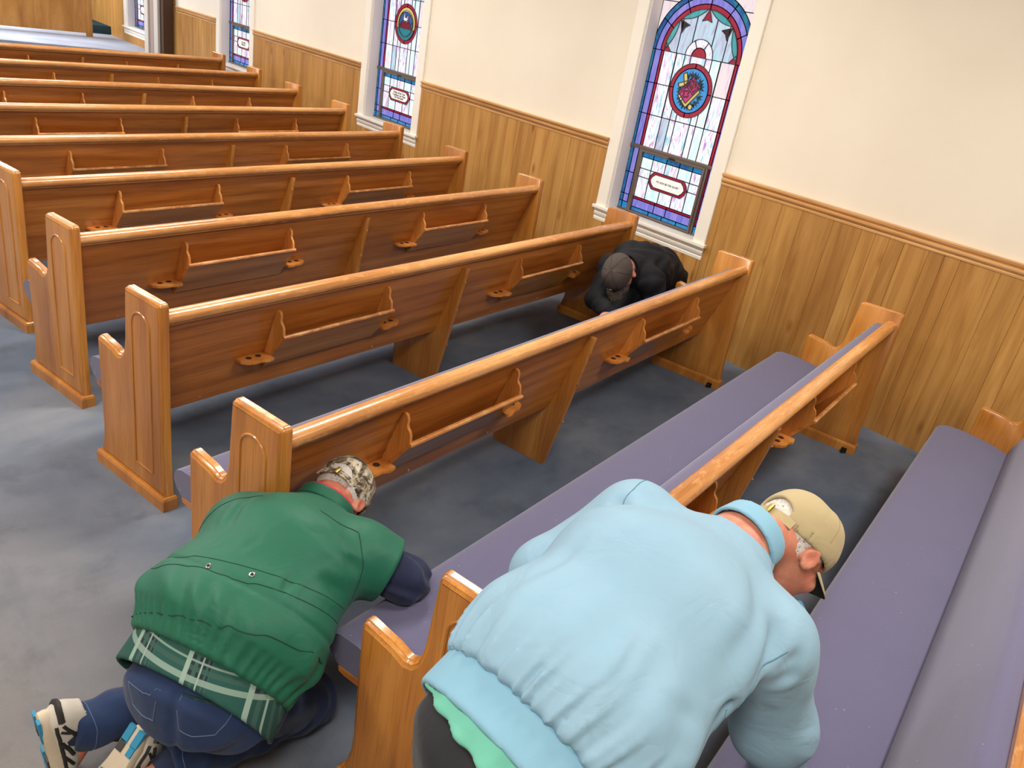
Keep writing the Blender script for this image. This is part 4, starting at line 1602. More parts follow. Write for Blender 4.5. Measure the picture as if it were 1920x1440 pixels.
# ================================================================== man in the pale blue jacket (standing, bent forward)
def man_blue():
    root = empty('person', (-4.25, -0.95, 0))
    tag(root, 'person in a pale blue jacket and khaki cap bending forward over the nearest seat', 'person')
    J = {}
    J['pelvis'] = V3(-4.235, -0.93, 0.86)
    J['waist'] = V3(-4.08, -0.93, 0.955)
    J['chest'] = V3(-3.86, -0.915, 1.045)
    J['neck'] = V3(-3.550, -0.915, 1.085)
    J['lsh'] = V3(-3.690, -0.725, 1.055)
    J['rsh'] = V3(-3.70, -1.085, 1.005)
    J['head'] = V3(-3.398, -0.950, 1.028)
    J['hA'] = frame((0.80, -0.05, 0.45), (0.48, -0.42, -0.78))
    J['lel'] = V3(-3.850, -0.640, 0.915)
    J['lwr'] = V3(-3.58, -0.87, 0.70)
    J['lhd'], J['lhu'], J['lht'] = V3(0.6, -0.35, -0.7), V3(0.3, 0.1, 1), V3(0, -1, 0)
    J['rel'] = V3(-3.64, -1.140, 0.79)
    J['rwr'] = V3(-3.46, -1.140, 0.525)
    J['rhd'], J['rhu'], J['rht'] = V3(0.9, 0.05, -0.28), V3(0.2, 0, 1), V3(0, 1, 0)
    J['lhip'] = V3(-4.22, -0.83, 0.83)
    J['rhip'] = V3(-4.22, -1.03, 0.83)
    J['lkn'] = V3(-4.12, -0.80, 0.46)
    J['rkn'] = V3(-4.13, -1.06, 0.46)
    J['lan'] = V3(-4.30, -0.78, 0.09)
    J['ran'] = V3(-4.32, -1.06, 0.09)
    J['ltoe'] = V3(-4.14, -0.77, 0.05)
    J['rtoe'] = V3(-4.16, -1.08, 0.05)
    O = V3(-4.25, -0.95, 0)
    for k in list(J):
        if k not in ('hA', 'lhd', 'lhu', 'lht', 'rhd', 'rhu', 'rht'): J[k] = J[k] - O
    f, L, eyes = body_fn(J, 1.0)
    pts = [J[k] for k in J if k not in ('hA', 'lhd', 'lhu', 'lht', 'rhd', 'rhu', 'rht')]
    lo, hi = bounds(pts, 0.19)
    lo[2] = 0.012
    sdf_obj('body', f, lo, hi, 0.006, M['skin'], root, 1)
    lat = unit(J['rsh'] - J['lsh'])
    ax = unit(J['chest'] - J['pelvis'])
    # trousers
    tp = [(cut(econe(J['pelvis'], J['waist'], lat, 0.172, 0.150, 0.130, 0.11), J['waist'], ax), 0.05)]
    for s in 'lr':
        tp += [(cone(J[s + 'hip'], J[s + 'kn'], 0.098, 0.080), 0.05), (cone(J[s + 'kn'], J[s + 'an'] + V3(-0.0, 0, 0.01), 0.078, 0.064), 0.03)]
    ft = cut(union(tp, 0.04), V3(0, 0, 0.045), V3(0, 0, -1))

    def ftr(P):
        return ft(P) + 0.004 * np.sin(P[:, 2] * 42 + P[:, 0] * 20 + np.sin(P[:, 1] * 30))
    lo2, hi2 = bounds([J['waist'], J['lan'], J['ran'], J['rkn'], J['lkn'], J['pelvis']], 0.2)
    sdf_obj('trousers', ftr, lo2, hi2, 0.008, M['blackpant'], root, 1)
    for s in 'lr':
        a = J[s + 'an']
        fw = unit((J[s + 'toe'] - a) * V3(1, 1, 0))
        hl = a * V3(1, 1, 0) - fw * 0.06
        sh = shoe_build(hl + V3(0, 0, 0.005), hl + fw * 0.28 + V3(0, 0, 0.005), (0, 0, 1), root, '')
    # mint shirt tail hanging below the jacket
    ms = cut(cut(econe(J['pelvis'] + V3(-0.02, 0, -0.02), J['waist'] + V3(0, 0, 0.02), lat, 0.210, 0.205, 0.160, 0.156), J['waist'], ax), J['pelvis'] + ax * 0.000, V3(-0.75, 0.1, -0.66))
    inn = econe(J['pelvis'] + V3(-0.02, 0, -0.02), J['waist'] + V3(0, 0, 0.02), lat, 0.194, 0.190, 0.144, 0.140)
    fms = lambda P: smax(ms(P), -inn(P), 0.002) + 0.003 * np.sin(P[:, 1] * 90)
    sdf_obj('shirt_tail', fms, *bounds([J['pelvis'], J['waist']], 0.22), 0.006, M['mint'], root, 1)
    # jacket: blouson body with wide band, full sleeves
    bk = unit(np.cross(lat, ax))
    if bk[2] < 0: bk = -bk
    hemc = J['pelvis'] + ax * 0.065
    H0 = J['pelvis'] + ax * 0.012 + bk * 0.012
    jp = [(econe(H0, J['waist'] + bk * 0.025, lat, 0.208, 0.222, 0.156, 0.160), 0.05),
          (econe(J['waist'] + bk * 0.025, J['chest'] + bk * 0.012, lat, 0.218, 0.214, 0.160, 0.152), 0.06),
          (econe(J['chest'] + bk * 0.012, J['neck'] - ax * 0.03 - bk * 0.01, lat, 0.195, 0.085, 0.138, 0.075), 0.07),
          (cone(J['lsh'] - lat * 0.0 + bk * 0.0, J['rsh'] + bk * 0.0, 0.083, 0.085), 0.07)]
    sl = []
    for s in 'lr':
        sgn = -1 if s == 'l' else 1
        sl += [(cone(J[s + 'sh'], J[s + 'el'], 0.092, 0.082), 0.05), (cone(J[s + 'el'], J[s + 'wr'] * 0.9 + J[s + 'el'] * 0.1, 0.080, 0.054), 0.03)]
    fj1 = cut(union(jp, 0.04), H0 + ax * 0.062, -ax, 0.008)
    inner_neck = cone(J['neck'] - ax * 0.02, J['neck'] + ax * 0.15 + V3(0, 0, 0.0), 0.066, 0.072)
    fj3 = cut(fj1, J['neck'] + ax * 0.012 - bk * 0.0, unit(ax * 1.0 + bk * 0.10), 0.01)
    fj2 = union([fj3] + sl, 0.05)

    # folds: (point a, point b, width, depth)
    FO = [((-3.99, -1.15, 1.10), (-3.70, -1.02, 1.15), 0.022, 0.007), ((-3.93, -1.20, 1.05), (-3.74, -1.10, 1.10), 0.020, 0.010),
          ((-3.83, -1.20, 1.02), (-3.66, -1.10, 1.08), 0.018, 0.008), ((-3.76, -1.26, 0.93), (-3.62, -1.20, 1.00), 0.016, 0.010),
          ((-3.75, -1.24, 0.85), (-3.58, -1.26, 0.80), 0.016, 0.010), ((-3.68, -1.20, 0.72), (-3.52, -1.24, 0.70), 0.014, 0.008),
          ((-4.12, -0.80, 1.12), (-3.92, -0.80, 1.16), 0.018, 0.004), ((-3.86, -0.78, 1.14), (-3.72, -0.70, 1.12), 0.02, 0.007),
          ((-3.97, -0.76, 1.05), (-3.78, -0.72, 1.11), 0.018, 0.008), ((-4.18, -1.05, 1.11), (-4.02, -1.00, 1.15), 0.012, 0.004),
          ((-4.2, -0.93, 1.12), (-4.06, -0.86, 1.15), 0.010, 0.004), ((-3.64, -0.98, 1.13), (-3.60, -1.08, 1.07), 0.014, 0.005),
          ((-3.951, -0.758, 1.05), (-3.793, -0.773, 1.12), 0.013, 0.016), ((-3.931, -0.77, 1.07), (-3.711, -0.792, 1.13), 0.02, 0.008), ((-3.872, -1.085, 1.08), (-3.972, -1.156, 1.0), 0.016, 0.013), ((-3.809, -1.081, 1.09), (-3.905, -1.142, 1.04), 0.013, 0.01), ((-4.105, -1.096, 1.1), (-3.998, -1.14, 1.02), 0.018, 0.004), ((-3.703, -1.063, 1.09), (-3.697, -1.148, 1.04), 0.014, 0.008), ((-3.812, -1.159, 1.0), (-3.731, -1.17, 1.03), 0.012, 0.009), ((-3.849, -1.165, 0.92), (-3.735, -1.2, 0.95), 0.014, 0.01)]
    FO = [(np.array(a) - O, np.array(b) - O, w_, d_) for a, b, w_, d_ in FO]

    def fj(P):
        d = fj2(P)
        t = (P - (H0 + ax * 0.062)) @ ax
        ang = np.arctan2((P - H0) @ lat, (P - H0) @ bk)
        near = np.exp(-((np.maximum(t, 0) - 0.025) / 0.055) ** 2)
        d = d + near * 0.0045 * (np.sin(ang * 34 + 3 * np.sin(ang * 5)) + 0.6 * np.sin(ang * 61 + 1))
        wide = np.clip(1 - np.abs(t - 0.13) / 0.12, 0, 1)
        d = d + wide * 0.004 * np.sin(ang * 13 + 9 * t)
        for a, b, w_, d_ in FO:
            ab = b - a
            q = P - a
            tt = np.clip(q @ ab / (ab @ ab), 0, 1)
            e = np.sqrt(((q - tt[:, None] * ab) ** 2).sum(1))
            d = d + d_ * np.exp(-(e / w_) ** 2) * np.sin(tt * 3.14) - 0.4 * d_ * np.exp(-((e - 1.8 * w_) / w_) ** 2) * np.sin(tt * 3.14)
        # sleeve rumples
        for s in 'lr':
            a, b = J[s + 'sh'], J[s + 'wr']
            ab = b - a
            q = P - a
            tt = q @ ab / (ab @ ab)
            e = np.sqrt(((q - np.clip(tt, 0, 1)[:, None] * ab) ** 2).sum(1))
            m_ = np.clip(1 - e / 0.2, 0, 1) * np.clip((tt - 0.15) * 5, 0, 1)
            d = d + m_ * 0.010 * np.sin(tt * 26 + 9 * (q @ lat) + 2 * np.sin(tt * 9))
        return d
    lo3, hi3 = bounds([J['pelvis'], J['lsh'], J['rsh'], J['lwr'], J['rwr'], J['neck'], J['rel'], J['lel']], 0.23)
    jk = sdf_obj('jacket', fj, lo3, hi3, 0.0062, M['bluejkt'], root, 2)
    # wide smooth hem band
    fb0 = econe(H0, J['waist'] + bk * 0.012, lat, 0.212, 0.214, 0.158, 0.156)
    fb1 = cut(cut(fb0, H0 + ax * 0.068, ax, 0.008), H0 - ax * 0.014, -ax, 0.006)
    fbi = econe(H0, J['waist'] + bk * 0.012, lat, 0.200, 0.202, 0.146, 0.144)
    sdf_obj('hem_band', lambda P: smax(fb1(P), -fbi(P), 0.003), *bounds([H0, J['waist']], 0.22), 0.0055, M['bluerib'], jk, 2)
    # stand collar
    cc = J['neck'] + ax * 0.012
    cax = unit(J['head'] - J['neck'] + ax * 0.3)
    co = econe(cc - cax * 0.03, cc + cax * 0.02, lat, 0.084, 0.080, 0.080, 0.076)
    ci = econe(cc - cax * 0.08, cc + cax * 0.08, lat, 0.076, 0.072, 0.072, 0.068)
    fc = lambda P: smax(smax(smax(co(P), -ci(P), 0.003), (P - cc - cax * 0.024) @ cax, 0.004), -((P - cc + cax * 0.03) @ cax), 0.004)
    sdf_obj('collar', fc, *bounds([cc], 0.15), 0.004, M['bluerib'], jk, 1)
    bj = bvh(jk)
    w_ = lambda *p: V3(*p) - O
    seam('armhole_seam', bj, [w_(-3.832, -0.758, 1.1), w_(-3.781, -0.738, 1.12), w_(-3.705, -0.717, 1.13), w_(-3.617, -0.694, 1.12)], 0.0013, M['blueseam'], jk)
    seam('armhole_seam', bj, [w_(-3.953, -1.142, 0.93), w_(-3.951, -1.137, 0.98), w_(-3.92, -1.134, 1.01), w_(-3.888, -1.142, 1.04), w_(-3.851, -1.145, 1.06), w_(-3.766, -1.151, 1.07)], 0.0012, M['blueseam'], jk)
    cap_build(J, root, M['khaki'], M['khaki'], 0, M['khakidk'], dz=-0.010, opening=True, backtilt=0.22, under=M['underbrim'])
    hair_build(J, root, -0.035)
    eyes_build(J, eyes, root)
    # open front edge of the jacket hanging below the throat
    mb = MB()
    rings = []
    for k in range(9):
        q = V3(-3.50 + 0.05 * k / 8, -1.055 - 0.035 * math.sin(k / 8 * 3.1), 0.99 - 0.17 * k / 8) - O
        n_ = V3(0.4, -0.9, 0.2) * 0.004
        e_ = V3(0.75, 0.3, 0.1) * 0.028 * math.sin(0.3 + 2.5 * k / 8)
        rings.append([tuple(q - e_ - n_), tuple(q + e_ - n_), tuple(q + e_ + n_), tuple(q - e_ + n_)])
    mb.loft(rings)
    mb.build('front_flap', M['flap'], jk, smooth=True)
    return root, J


# ================================================================== man in the green jacket (kneeling in the aisle)
def man_green():
    O = V3(-4.35, -0.1, 0)
    root = empty('person', tuple(O))
    tag(root, 'person in a green jacket and camouflage cap kneeling in the aisle, plaid shirt tail showing', 'person')
    J = {}
    J['pelvis'] = V3(-4.378, -0.045, 0.355)
    J['waist'] = V3(-4.262, 0.012, 0.460)
    J['chest'] = V3(-4.075, 0.100, 0.545)
    J['neck'] = V3(-3.895, 0.205, 0.595)
    J['lsh'] = V3(-4.120, 0.265, 0.550)
    J['rsh'] = V3(-3.90, -0.005, 0.56)
    J['head'] = V3(-3.812, 0.258, 0.575)
    J['hA'] = frame((0.80, 0.42, 0.05), (0.12, 0.10, -0.98))
    J['lel'] = V3(-4.12, 0.35, 0.36)
    J['lwr'] = V3(-3.92, 0.14, 0.34)
    J['lhd'], J['lhu'], J['lht'] = V3(0.7, -0.3, 0.2), V3(0, 0, 1), V3(0, 1, 0)
    J['rel'] = V3(-3.80, -0.11, 0.50)
    J['rwr'] = V3(-3.86, 0.12, 0.43)
    J['rhd'], J['rhu'], J['rht'] = V3(-0.2, 0.8, -0.1), V3(0, 0, 1), V3(1, 0, 0)
    J['lhip'] = V3(-4.405, 0.03, 0.325)
    J['rhip'] = V3(-4.32, -0.125, 0.325)
    J['lkn'] = V3(-4.18, 0.17, 0.085)
    J['rkn'] = V3(-4.05, -0.02, 0.085)
    J['lan'] = V3(-4.585, 0.175, 0.15)
    J['ran'] = V3(-4.42, -0.02, 0.095)
    J['ltoe'] = V3(-4.655, 0.17, 0.03)
    J['rtoe'] = V3(-4.56, 0.00, 0.05)
    skipk = ('hA', 'lhd', 'lhu', 'lht', 'rhd', 'rhu', 'rht')
    for k in list(J):
        if k not in skipk: J[k] = J[k] - O
    f, L, eyes = body_fn(J, 1.0)
    lo, hi = bounds([J[k] for k in J if k not in skipk], 0.16)
    lo[2] = 0.004
    sdf_obj('body', f, lo, hi, 0.006, M['skin2'], root, 1)
    lat = unit(J['rsh'] - J['lsh'])
    ax = unit(J['chest'] - J['pelvis'])
    bk = unit(np.cross(lat, ax))
    if bk[2] < 0: bk = -bk
    # jeans
    tp = [(cut(econe(J['pelvis'] - ax * 0.005, J['waist'], lat, 0.192, 0.185, 0.142, 0.135), J['waist'], ax), 0.05)]
    for s in 'lr':
        tp += [(cone(J[s + 'hip'] + ax * 0.015, J[s + 'kn'] + V3(0, 0, 0.005), 0.102, 0.082), 0.05),
               (cone(J[s + 'kn'], J[s + 'kn'] * 0.5 + J[s + 'an'] * 0.5, 0.078, 0.076), 0.03),
               (cone(J[s + 'kn'] * 0.5 + J[s + 'an'] * 0.5, J[s + 'an'] * 1.08 - J[s + 'kn'] * 0.08, 0.076, 0.062), 0.02)]
    ft0 = union(tp, 0.04)
    shl = unit(J['lan'] - J['lkn'])
    shr = unit(J['ran'] - J['rkn'])

    def ft(P):
        d = ft0(P)
        d = smax(d, np.minimum((P - J['lan'] - shl * 0.050) @ shl, np.where(np.linalg.norm(P - J['lan'], axis=1) < 0.14, 1, -1)), 0.004)
        d = smax(d, np.minimum((P - J['ran'] - shr * 0.035) @ shr, np.where(np.linalg.norm(P - J['ran'], axis=1) < 0.12, 1, -1)), 0.004)
        d = d + 0.0045 * np.sin(P[:, 0] * 60 + P[:, 1] * 30 + 2 * np.sin(P[:, 2] * 30))
        # seat seam
        q = (P - J['pelvis']) @ lat
        d = d + 0.008 * np.exp(-(q / 0.012) ** 2) * ((P - J['pelvis']) @ ax < 0.05)
        return smax(d, 0.004 - P[:, 2], 0.004)
    lo2, hi2 = bounds([J['waist'], J['lan'], J['ran'], J['rkn'], J['lkn'], J['pelvis'], J['lhip'], J['rhip']], 0.2)
    jn = sdf_obj('jeans', ft, lo2, hi2, 0.0065, M['denim'], root, 1)
    bn = bvh(jn)
    pc = J['pelvis'] - ax * 0.10 + bk * 0.10
    for s in 'lr':
        d_ = unit(J[s + 'an'] - J[s + 'kn'])
        MB().tube([tuple(J[s + 'an'] - d_ * 0.03), tuple(J[s + 'an'] + d_ * 0.03), tuple(J[s + 'an'] + d_ * 0.065 - V3(0, 0, 0.01))], [0.043, 0.044, 0.040], 20).build('sock', M['navy'], root, smooth=True)
    # back pocket and centre seam stitching
    for s, u0 in ((1, 0.03), (-1, -0.15)):
        c_ = pc + lat * (u0 + 0.06)
        q = [c_ - lat * 0.06 + ax * 0.05, c_ - lat * 0.055 - ax * 0.05, c_ - ax * 0.075, c_ + lat * 0.055 - ax * 0.05, c_ + lat * 0.06 + ax * 0.05, c_ - lat * 0.06 + ax * 0.05]
        seam('pocket_stitch', bn, q, 0.0013, M['denimthread'], jn, 0.01)
    seam('pocket_mouth', bn, [pc + lat * 0.03 + ax * 0.052, pc + lat * 0.15 + ax * 0.052], 0.003, M['greendark'], jn, 0.01)
    for s, sh in (('l', shl), ('r', shr)):
        a = J[s + 'an'] + sh * 0.010
        e1 = unit(np.cross(sh, V3(0, 0, 1)))
        e2 = np.cross(sh, e1)
        seam('hem_stitch', bn, [a + 0.09 * (e1 * math.cos(t) + e2 * math.sin(t)) for t in [k * math.pi / 8 for k in range(17)]], 0.0012, M['denimthread'], jn, 0.01)
    # shoes: left balanced on its toes, right lying with the sole up
    shoe_build(V3(-4.705, 0.185, 0.245) - O, V3(-4.690, 0.165, 0.012) - O, (1, 0, 0.05), root, 'l')
    shoe_build(V3(-4.500, 0.050, 0.205) - O, V3(-4.665, 0.005, 0.028) - O, (0.50, 0.15, -0.75), root, 'r')
    # plaid flannel tail
    pl = lambda g: econe(J['pelvis'] - ax * 0.045 + bk * 0.0, J['waist'] + bk * 0.01, lat, 0.230 + g, 0.215 + g, 0.168 + g, 0.158 + g)
    pc2 = cut(cut(pl(0.0), J['waist'], ax), J['pelvis'] + ax * (-0.035) + bk * 0.10, unit(-ax * 1.0 + bk * 0.05), 0.004)
    pin = pl(-0.014)

    def fpl(P):
        d = smax(pc2(P), -pin(P), 0.002)
        return smax(d, -((P - J['pelvis']) @ bk) - 0.04, 0.004)
    sdf_obj('plaid_shirt_tail', fpl, *bounds([J['pelvis'], J['waist']], 0.24), 0.0055, plaid_mat(lat, ax * 0.8 + bk * 0.5, (J['pelvis'] + bk * 0.15) @ (ax * 0.8 + bk * 0.5)), root, 1)
    # jacket
    H0 = J['pelvis'] + ax * 0.055 + bk * 0.010
    jp = [(econe(H0, J['waist'] + bk * 0.030, lat, 0.232, 0.240, 0.165, 0.166), 0.05),
          (econe(J['waist'] + bk * 0.030, J['chest'] + bk * 0.022, lat, 0.238, 0.226, 0.164, 0.152), 0.07),
          (econe(J['chest'] + bk * 0.022, J['neck'] - ax * 0.02, lat, 0.198, 0.090, 0.140, 0.078), 0.07),
          (cone(J['lsh'], J['rsh'], 0.092, 0.090), 0.06)]
    shirt = []
    for s in 'lr':
        a, b = J[s + 'sh'], J[s + 'el']
        jp.append((cone(a, a + (b - a) * 0.55, 0.096, 0.098), 0.05))
        shirt += [(cone(a, b, 0.066, 0.062), 0.03), (cone(b, J[s + 'wr'] * 0.92 + b * 0.08, 0.062, 0.042), 0.03)]
    f0 = union(jp, 0.04)
    f1 = cut(f0, H0 - ax * 0.014, -ax, 0.006)
    f2 = cut(f1, J['neck'] + ax * 0.015, unit(ax + bk * 0.05), 0.01)
    FO = [((-4.20, 0.22, 0.66), (-4.08, 0.30, 0.60), 0.018, 0.012), ((-4.24, 0.14, 0.68), (-4.12, 0.22, 0.70), 0.016, 0.007),
          ((-3.98, -0.10, 0.66), (-4.06, 0.0, 0.72), 0.02, 0.008), ((-3.96, -0.14, 0.60), (-4.02, -0.06, 0.66), 0.016, 0.009),
          ((-4.02, -0.17, 0.56), (-4.10, -0.10, 0.64), 0.018, 0.008), ((-3.86, -0.10, 0.56), (-3.92, -0.04, 0.64), 0.016, 0.010),
          ((-4.28, 0.03, 0.64), (-4.18, 0.05, 0.69), 0.012, 0.005), ((-4.22, -0.12, 0.62), (-4.14, -0.08, 0.67), 0.014, 0.006)]
    FO = [(np.array(a) - O, np.array(b) - O, w_, d_) for a, b, w_, d_ in FO]

    def fj(P):
        d = f2(P)
        for s in 'lr':
            a, b = J[s + 'sh'], J[s + 'el']
            n_ = unit(b - a)
            c_ = a + (b - a) * 0.62
            r_ = np.linalg.norm(P - c_, axis=1)
            d = smax(d, np.where(r_ < 0.13, (P - c_) @ n_, -1.0), 0.006)
        t = (P - H0) @ ax
        ang = np.arctan2((P - H0) @ lat, (P - H0) @ bk)
        band = np.clip(1 - np.abs(t - 0.022) / 0.036, 0, 1)
        d = d + np.sqrt(band) * (0.006 + 0.0040 * np.sin(ang * 46 + 2 * np.sin(ang * 7)))
        puff = np.exp(-((t - 0.085) / 0.045) ** 2)
        d = d - puff * 0.004 + puff * 0.0055 * np.sin(ang * 15 + 2 * np.sin(ang * 4) + t * 14)
        d = d + 0.0045 * np.exp(-((t - 0.165) / 0.007) ** 2)
        for a, b, w_, d_ in FO:
            ab = b - a
            q = P - a
            tt = np.clip(q @ ab / (ab @ ab), 0, 1)
            e = np.sqrt(((q - tt[:, None] * ab) ** 2).sum(1))
            d = d + d_ * np.exp(-(e / w_) ** 2) * np.sin(tt * 3.14) - 0.4 * d_ * np.exp(-((e - 1.8 * w_) / w_) ** 2) * np.sin(tt * 3.14)
        return d
    jk = sdf_obj('jacket', fj, *bounds([J['pelvis'], J['lsh'], J['rsh'], J['neck'], J['lel'], J['rel']], 0.24), 0.0058, M['greenjkt'], root, 1)
    bj = bvh(jk)
    # yoke seams across the back and two eyelets
    def across(t, r0=0.26, h=0.2):
        return [H0 + ax * t + lat * (r0 * math.sin(a)) + bk * (h * math.cos(a)) for a in [math.radians(x) for x in range(-78, 79, 6)]]
    seam('yoke_seam', bj, across(0.165), 0.0012, M['greendark'], jk)
    seam('yoke_seam', bj, across(0.205), 0.0010, M['greendark'], jk)
    seam('waist_seam', bj, across(0.058), 0.0014, M['greendark'], jk, lift=0.9)
    for s, q in (('r', [(-3.98, 0.06, 0.75), (-3.93, -0.04, 0.70), (-3.96, -0.12, 0.62), (-4.0, -0.16, 0.52)]), ('l', [(-4.10, 0.20, 0.72), (-4.17, 0.25, 0.66), (-4.2, 0.26, 0.56)])):
        seam('armhole_seam', bj, [V3(*p) - O for p in q], 0.0014, M['greendark'], jk)
    for u in (-0.075, 0.035):
        p = H0 + ax * 0.186 + lat * u + bk * 0.2
        q, n_, _, _ = bj.find_nearest(Vector(p))
        e1 = n_.orthogonal().normalized()
        e2 = n_.cross(e1)
        ring = [q + (e1 * math.cos(a) + e2 * math.sin(a)) * 0.0058 + n_ * 0.001 for a in [k * math.pi / 8 for k in range(16)]]
        ey = MB().tube(ring, 0.0018, 6, closed=True).build('eyelet', M['nickel'], jk, smooth=True)
        MB().disc(q + n_ * 0.0002, n_, 0.0048, 0.0008, 12).build('eyelet_hole', M['hole'], jk)
    # collar with its red lining
    cc = J['neck'] + ax * 0.012
    cax = unit(J['head'] - J['neck'] + ax * 0.4)
    for nm, mt, r0, z0, z1 in (('collar', M['greenjkt'], 0.094, -0.03, 0.010), ('collar_lining', M['red'], 0.086, -0.02, 0.021)):
        co = econe(cc - cax * 0.03, cc + cax * 0.02, lat, r0, r0 - 0.003, r0 - 0.004, r0 - 0.006)
        ci = econe(cc - cax * 0.08, cc + cax * 0.08, lat, r0 - 0.008, r0 - 0.010, r0 - 0.012, r0 - 0.013)
        fc = (lambda co, ci, z0, z1: lambda P: smax(smax(smax(co(P), -ci(P), 0.002), (P - cc - cax * z1) @ cax, 0.004), -((P - cc - cax * z0) @ cax), 0.004))(co, ci, z0, z1)
        sdf_obj(nm, fc, *bounds([cc], 0.14), 0.004, mt, jk, 1)
    # navy sleeves
    fs = union(shirt, 0.03)

    def fsl(P):
        return fs(P) + 0.0055 * np.sin(P[:, 0] * 80 + P[:, 1] * 50 + 2 * np.sin(P[:, 2] * 50))
    sdf_obj('shirt_sleeves', fsl, *bounds([J['lsh'], J['rsh'], J['lel'], J['rel'], J['lwr'], J['rwr']], 0.09), 0.006, M['navy'], root, 1)
    cap_build(J, root, M['camolight'], M['camolight'], 0, M['khakidk'], dz=-0.024, opening=True, backtilt=0.34)
    hair_build(J, root, -0.055)
    eyes_build(J, eyes, root)
    return root, J


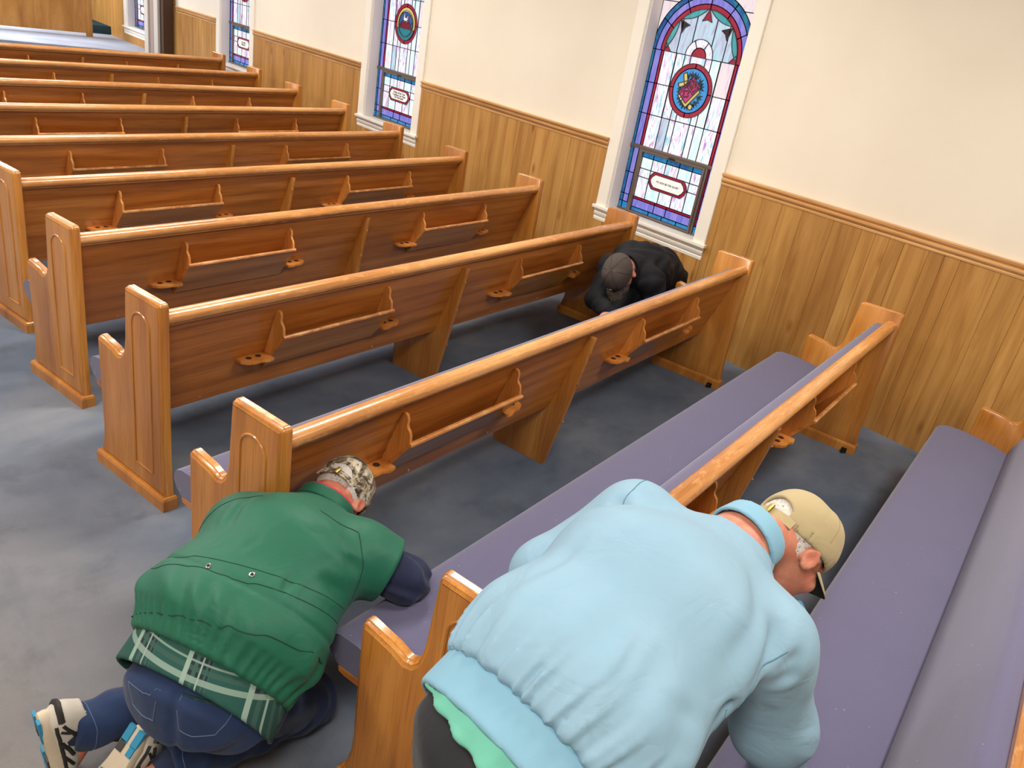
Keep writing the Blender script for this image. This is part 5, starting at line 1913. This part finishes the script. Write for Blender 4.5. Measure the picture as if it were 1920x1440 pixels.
# ================================================================== man in black by the window
def man_black():
    O = V3(-0.7, 1.55, 0)
    root = empty('person', tuple(O))
    tag(root, 'person in a black jacket and dark cap kneeling below the nearest window, head bowed', 'person')
    J = {}
    J['pelvis'] = V3(-0.33, 1.62, 0.49)
    J['waist'] = V3(-0.54, 1.57, 0.58)
    J['chest'] = V3(-0.80, 1.49, 0.66)
    J['neck'] = V3(-1.06, 1.41, 0.70)
    J['rsh'] = V3(-1.05, 1.52, 0.66)
    J['lsh'] = V3(-0.94, 1.29, 0.64)
    J['head'] = V3(-1.210, 1.335, 0.705)
    J['hA'] = frame((-0.92, -0.24, 0.22), (-0.20, -0.12, -0.97))
    J['lel'] = V3(-0.90, 1.25, 0.52)
    J['lwr'] = V3(-1.04, 1.20, 0.495)
    J['lhd'], J['lhu'], J['lht'] = V3(-0.7, -0.7, -0.05), V3(0, 0, 1), V3(0, -1, 0)
    J['rel'] = V3(-1.24, 1.44, 0.50)
    J['rwr'] = V3(-1.36, 1.24, 0.50)
    J['rhd'], J['rhu'], J['rht'] = V3(-0.8, -0.5, -0.05), V3(0, 0, 1), V3(0.4, -0.8, 0)
    J['lhip'] = V3(-0.36, 1.55, 0.45)
    J['rhip'] = V3(-0.37, 1.72, 0.45)
    J['lkn'] = V3(-0.66, 1.58, 0.085)
    J['rkn'] = V3(-0.68, 1.76, 0.085)
    J['lan'] = V3(-0.30, 1.62, 0.08)
    J['ran'] = V3(-0.31, 1.78, 0.08)
    J['ltoe'] = V3(-0.19, 1.64, 0.05)
    J['rtoe'] = V3(-0.20, 1.79, 0.05)
    skipk = ('hA', 'lhd', 'lhu', 'lht', 'rhd', 'rhu', 'rht')
    for k in list(J):
        if k not in skipk: J[k] = J[k] - O
    f, L, eyes = body_fn(J, 1.0)
    lo, hi = bounds([J[k] for k in J if k not in skipk], 0.16)
    lo[2] = 0.004
    sdf_obj('body', f, lo, hi, 0.0065, M['skin2'], root, 1)
    lat = unit(J['rsh'] - J['lsh'])
    ax = unit(J['chest'] - J['pelvis'])
    bk = unit(np.cross(lat, ax))
    if bk[2] < 0: bk = -bk
    tp = [(econe(J['pelvis'], J['waist'], lat, 0.165, 0.15, 0.13, 0.11), 0.05)]
    for s in 'lr':
        tp += [(cone(J[s + 'hip'], J[s + 'kn'], 0.100, 0.075), 0.05), (cone(J[s + 'kn'], J[s + 'an'], 0.075, 0.058), 0.03)]
    tp[0] = (cut(tp[0][0], J['waist'], ax), 0.05)
    tr = union(tp, 0.04)
    sdf_obj('trousers', lambda P: smax(tr(P), 0.004 - P[:, 2], 0.004), *bounds([J['waist'], J['lan'], J['ran'], J['lkn'], J['rkn'], J['pelvis']], 0.19), 0.009, M['blackpant'], root, 1)
    for s in 'lr':
        fwd = unit(J[s + 'toe'] - J[s + 'an'])
        shoe_build(J[s + 'an'] - fwd * 0.05 + V3(0, 0, 0.06), J[s + 'an'] + fwd * 0.19 + V3(0, 0, 0.0), (0, 0, -1), root, '')
    H0 = J['pelvis'] + ax * 0.0 + bk * 0.01
    jp = [(econe(H0, J['waist'] + bk * 0.02, lat, 0.180, 0.175, 0.145, 0.140), 0.05),
          (econe(J['waist'] + bk * 0.02, J['chest'] + bk * 0.01, lat, 0.175, 0.185, 0.140, 0.135), 0.07),
          (econe(J['chest'] + bk * 0.01, J['neck'], lat, 0.175, 0.095, 0.130, 0.085), 0.07),
          (cone(J['lsh'], J['rsh'], 0.080, 0.080), 0.06)]
    sl = []
    for s in 'lr':
        sl += [(cone(J[s + 'sh'], J[s + 'el'], 0.080, 0.068), 0.05), (cone(J[s + 'el'], J[s + 'wr'] * 0.97 + J[s + 'el'] * 0.03, 0.066, 0.048), 0.03)]
    f1 = cut(union(jp, 0.04), H0 - ax * 0.03, -ax, 0.006)
    f2 = union([cut(f1, J['neck'] + ax * 0.03, ax, 0.01)] + sl, 0.05)

    def fj(P):
        return f2(P) + 0.006 * np.sin(P[:, 0] * 38 + 2.5 * np.sin(P[:, 1] * 25 + P[:, 2] * 20))
    jk = sdf_obj('jacket', fj, *bounds([J['pelvis'], J['lsh'], J['rsh'], J['neck'], J['lwr'], J['rwr'], J['lel'], J['rel']], 0.2), 0.0075, M['black'], root, 1)
    cc = J['neck'] + ax * 0.02
    cax = unit(J['head'] - J['neck'])
    co = econe(cc - cax * 0.03, cc + cax * 0.03, lat, 0.098, 0.096, 0.092, 0.090)
    ci = econe(cc - cax * 0.08, cc + cax * 0.09, lat, 0.084, 0.084, 0.078, 0.078)
    fc = lambda P: smax(smax(smax(co(P), -ci(P), 0.003), (P - cc - cax * 0.035) @ cax, 0.006), -((P - cc + cax * 0.03) @ cax), 0.004)
    sdf_obj('collar', fc, *bounds([cc], 0.15), 0.005, M['black'], jk, 1)
    cap = cap_build(J, root, M['capgrey'], M['camodark'], 0, M['darkmetal'], dz=0.0, opening=False, backtilt=0.0)
    hair_build(J, root, -0.06)
    eyes_build(J, eyes, root)
    # white badge stitched on the front of the cap
    c, A = J['head'], J['hA']
    bv = bvh(cap)
    Lh = lambda x, y, z: c + x * A[0] + y * A[1] + z * A[2]
    for (x0, x1, z0, z1) in ((-0.012, 0.002, 0.085, 0.098), (0.003, 0.014, 0.078, 0.090), (-0.004, 0.008, 0.070, 0.078)):
        seam('cap_badge', bv, [Lh(x0, 0.13, z0), Lh((x0 + x1) / 2, 0.13, z1), Lh(x1, 0.13, z0)], 0.0022, M['white'], cap, 0.006)
    return root, J


import time
_t = time.time()
man_blue()
man_green()
man_black()
print('people', round(time.time() - _t, 1), 's')
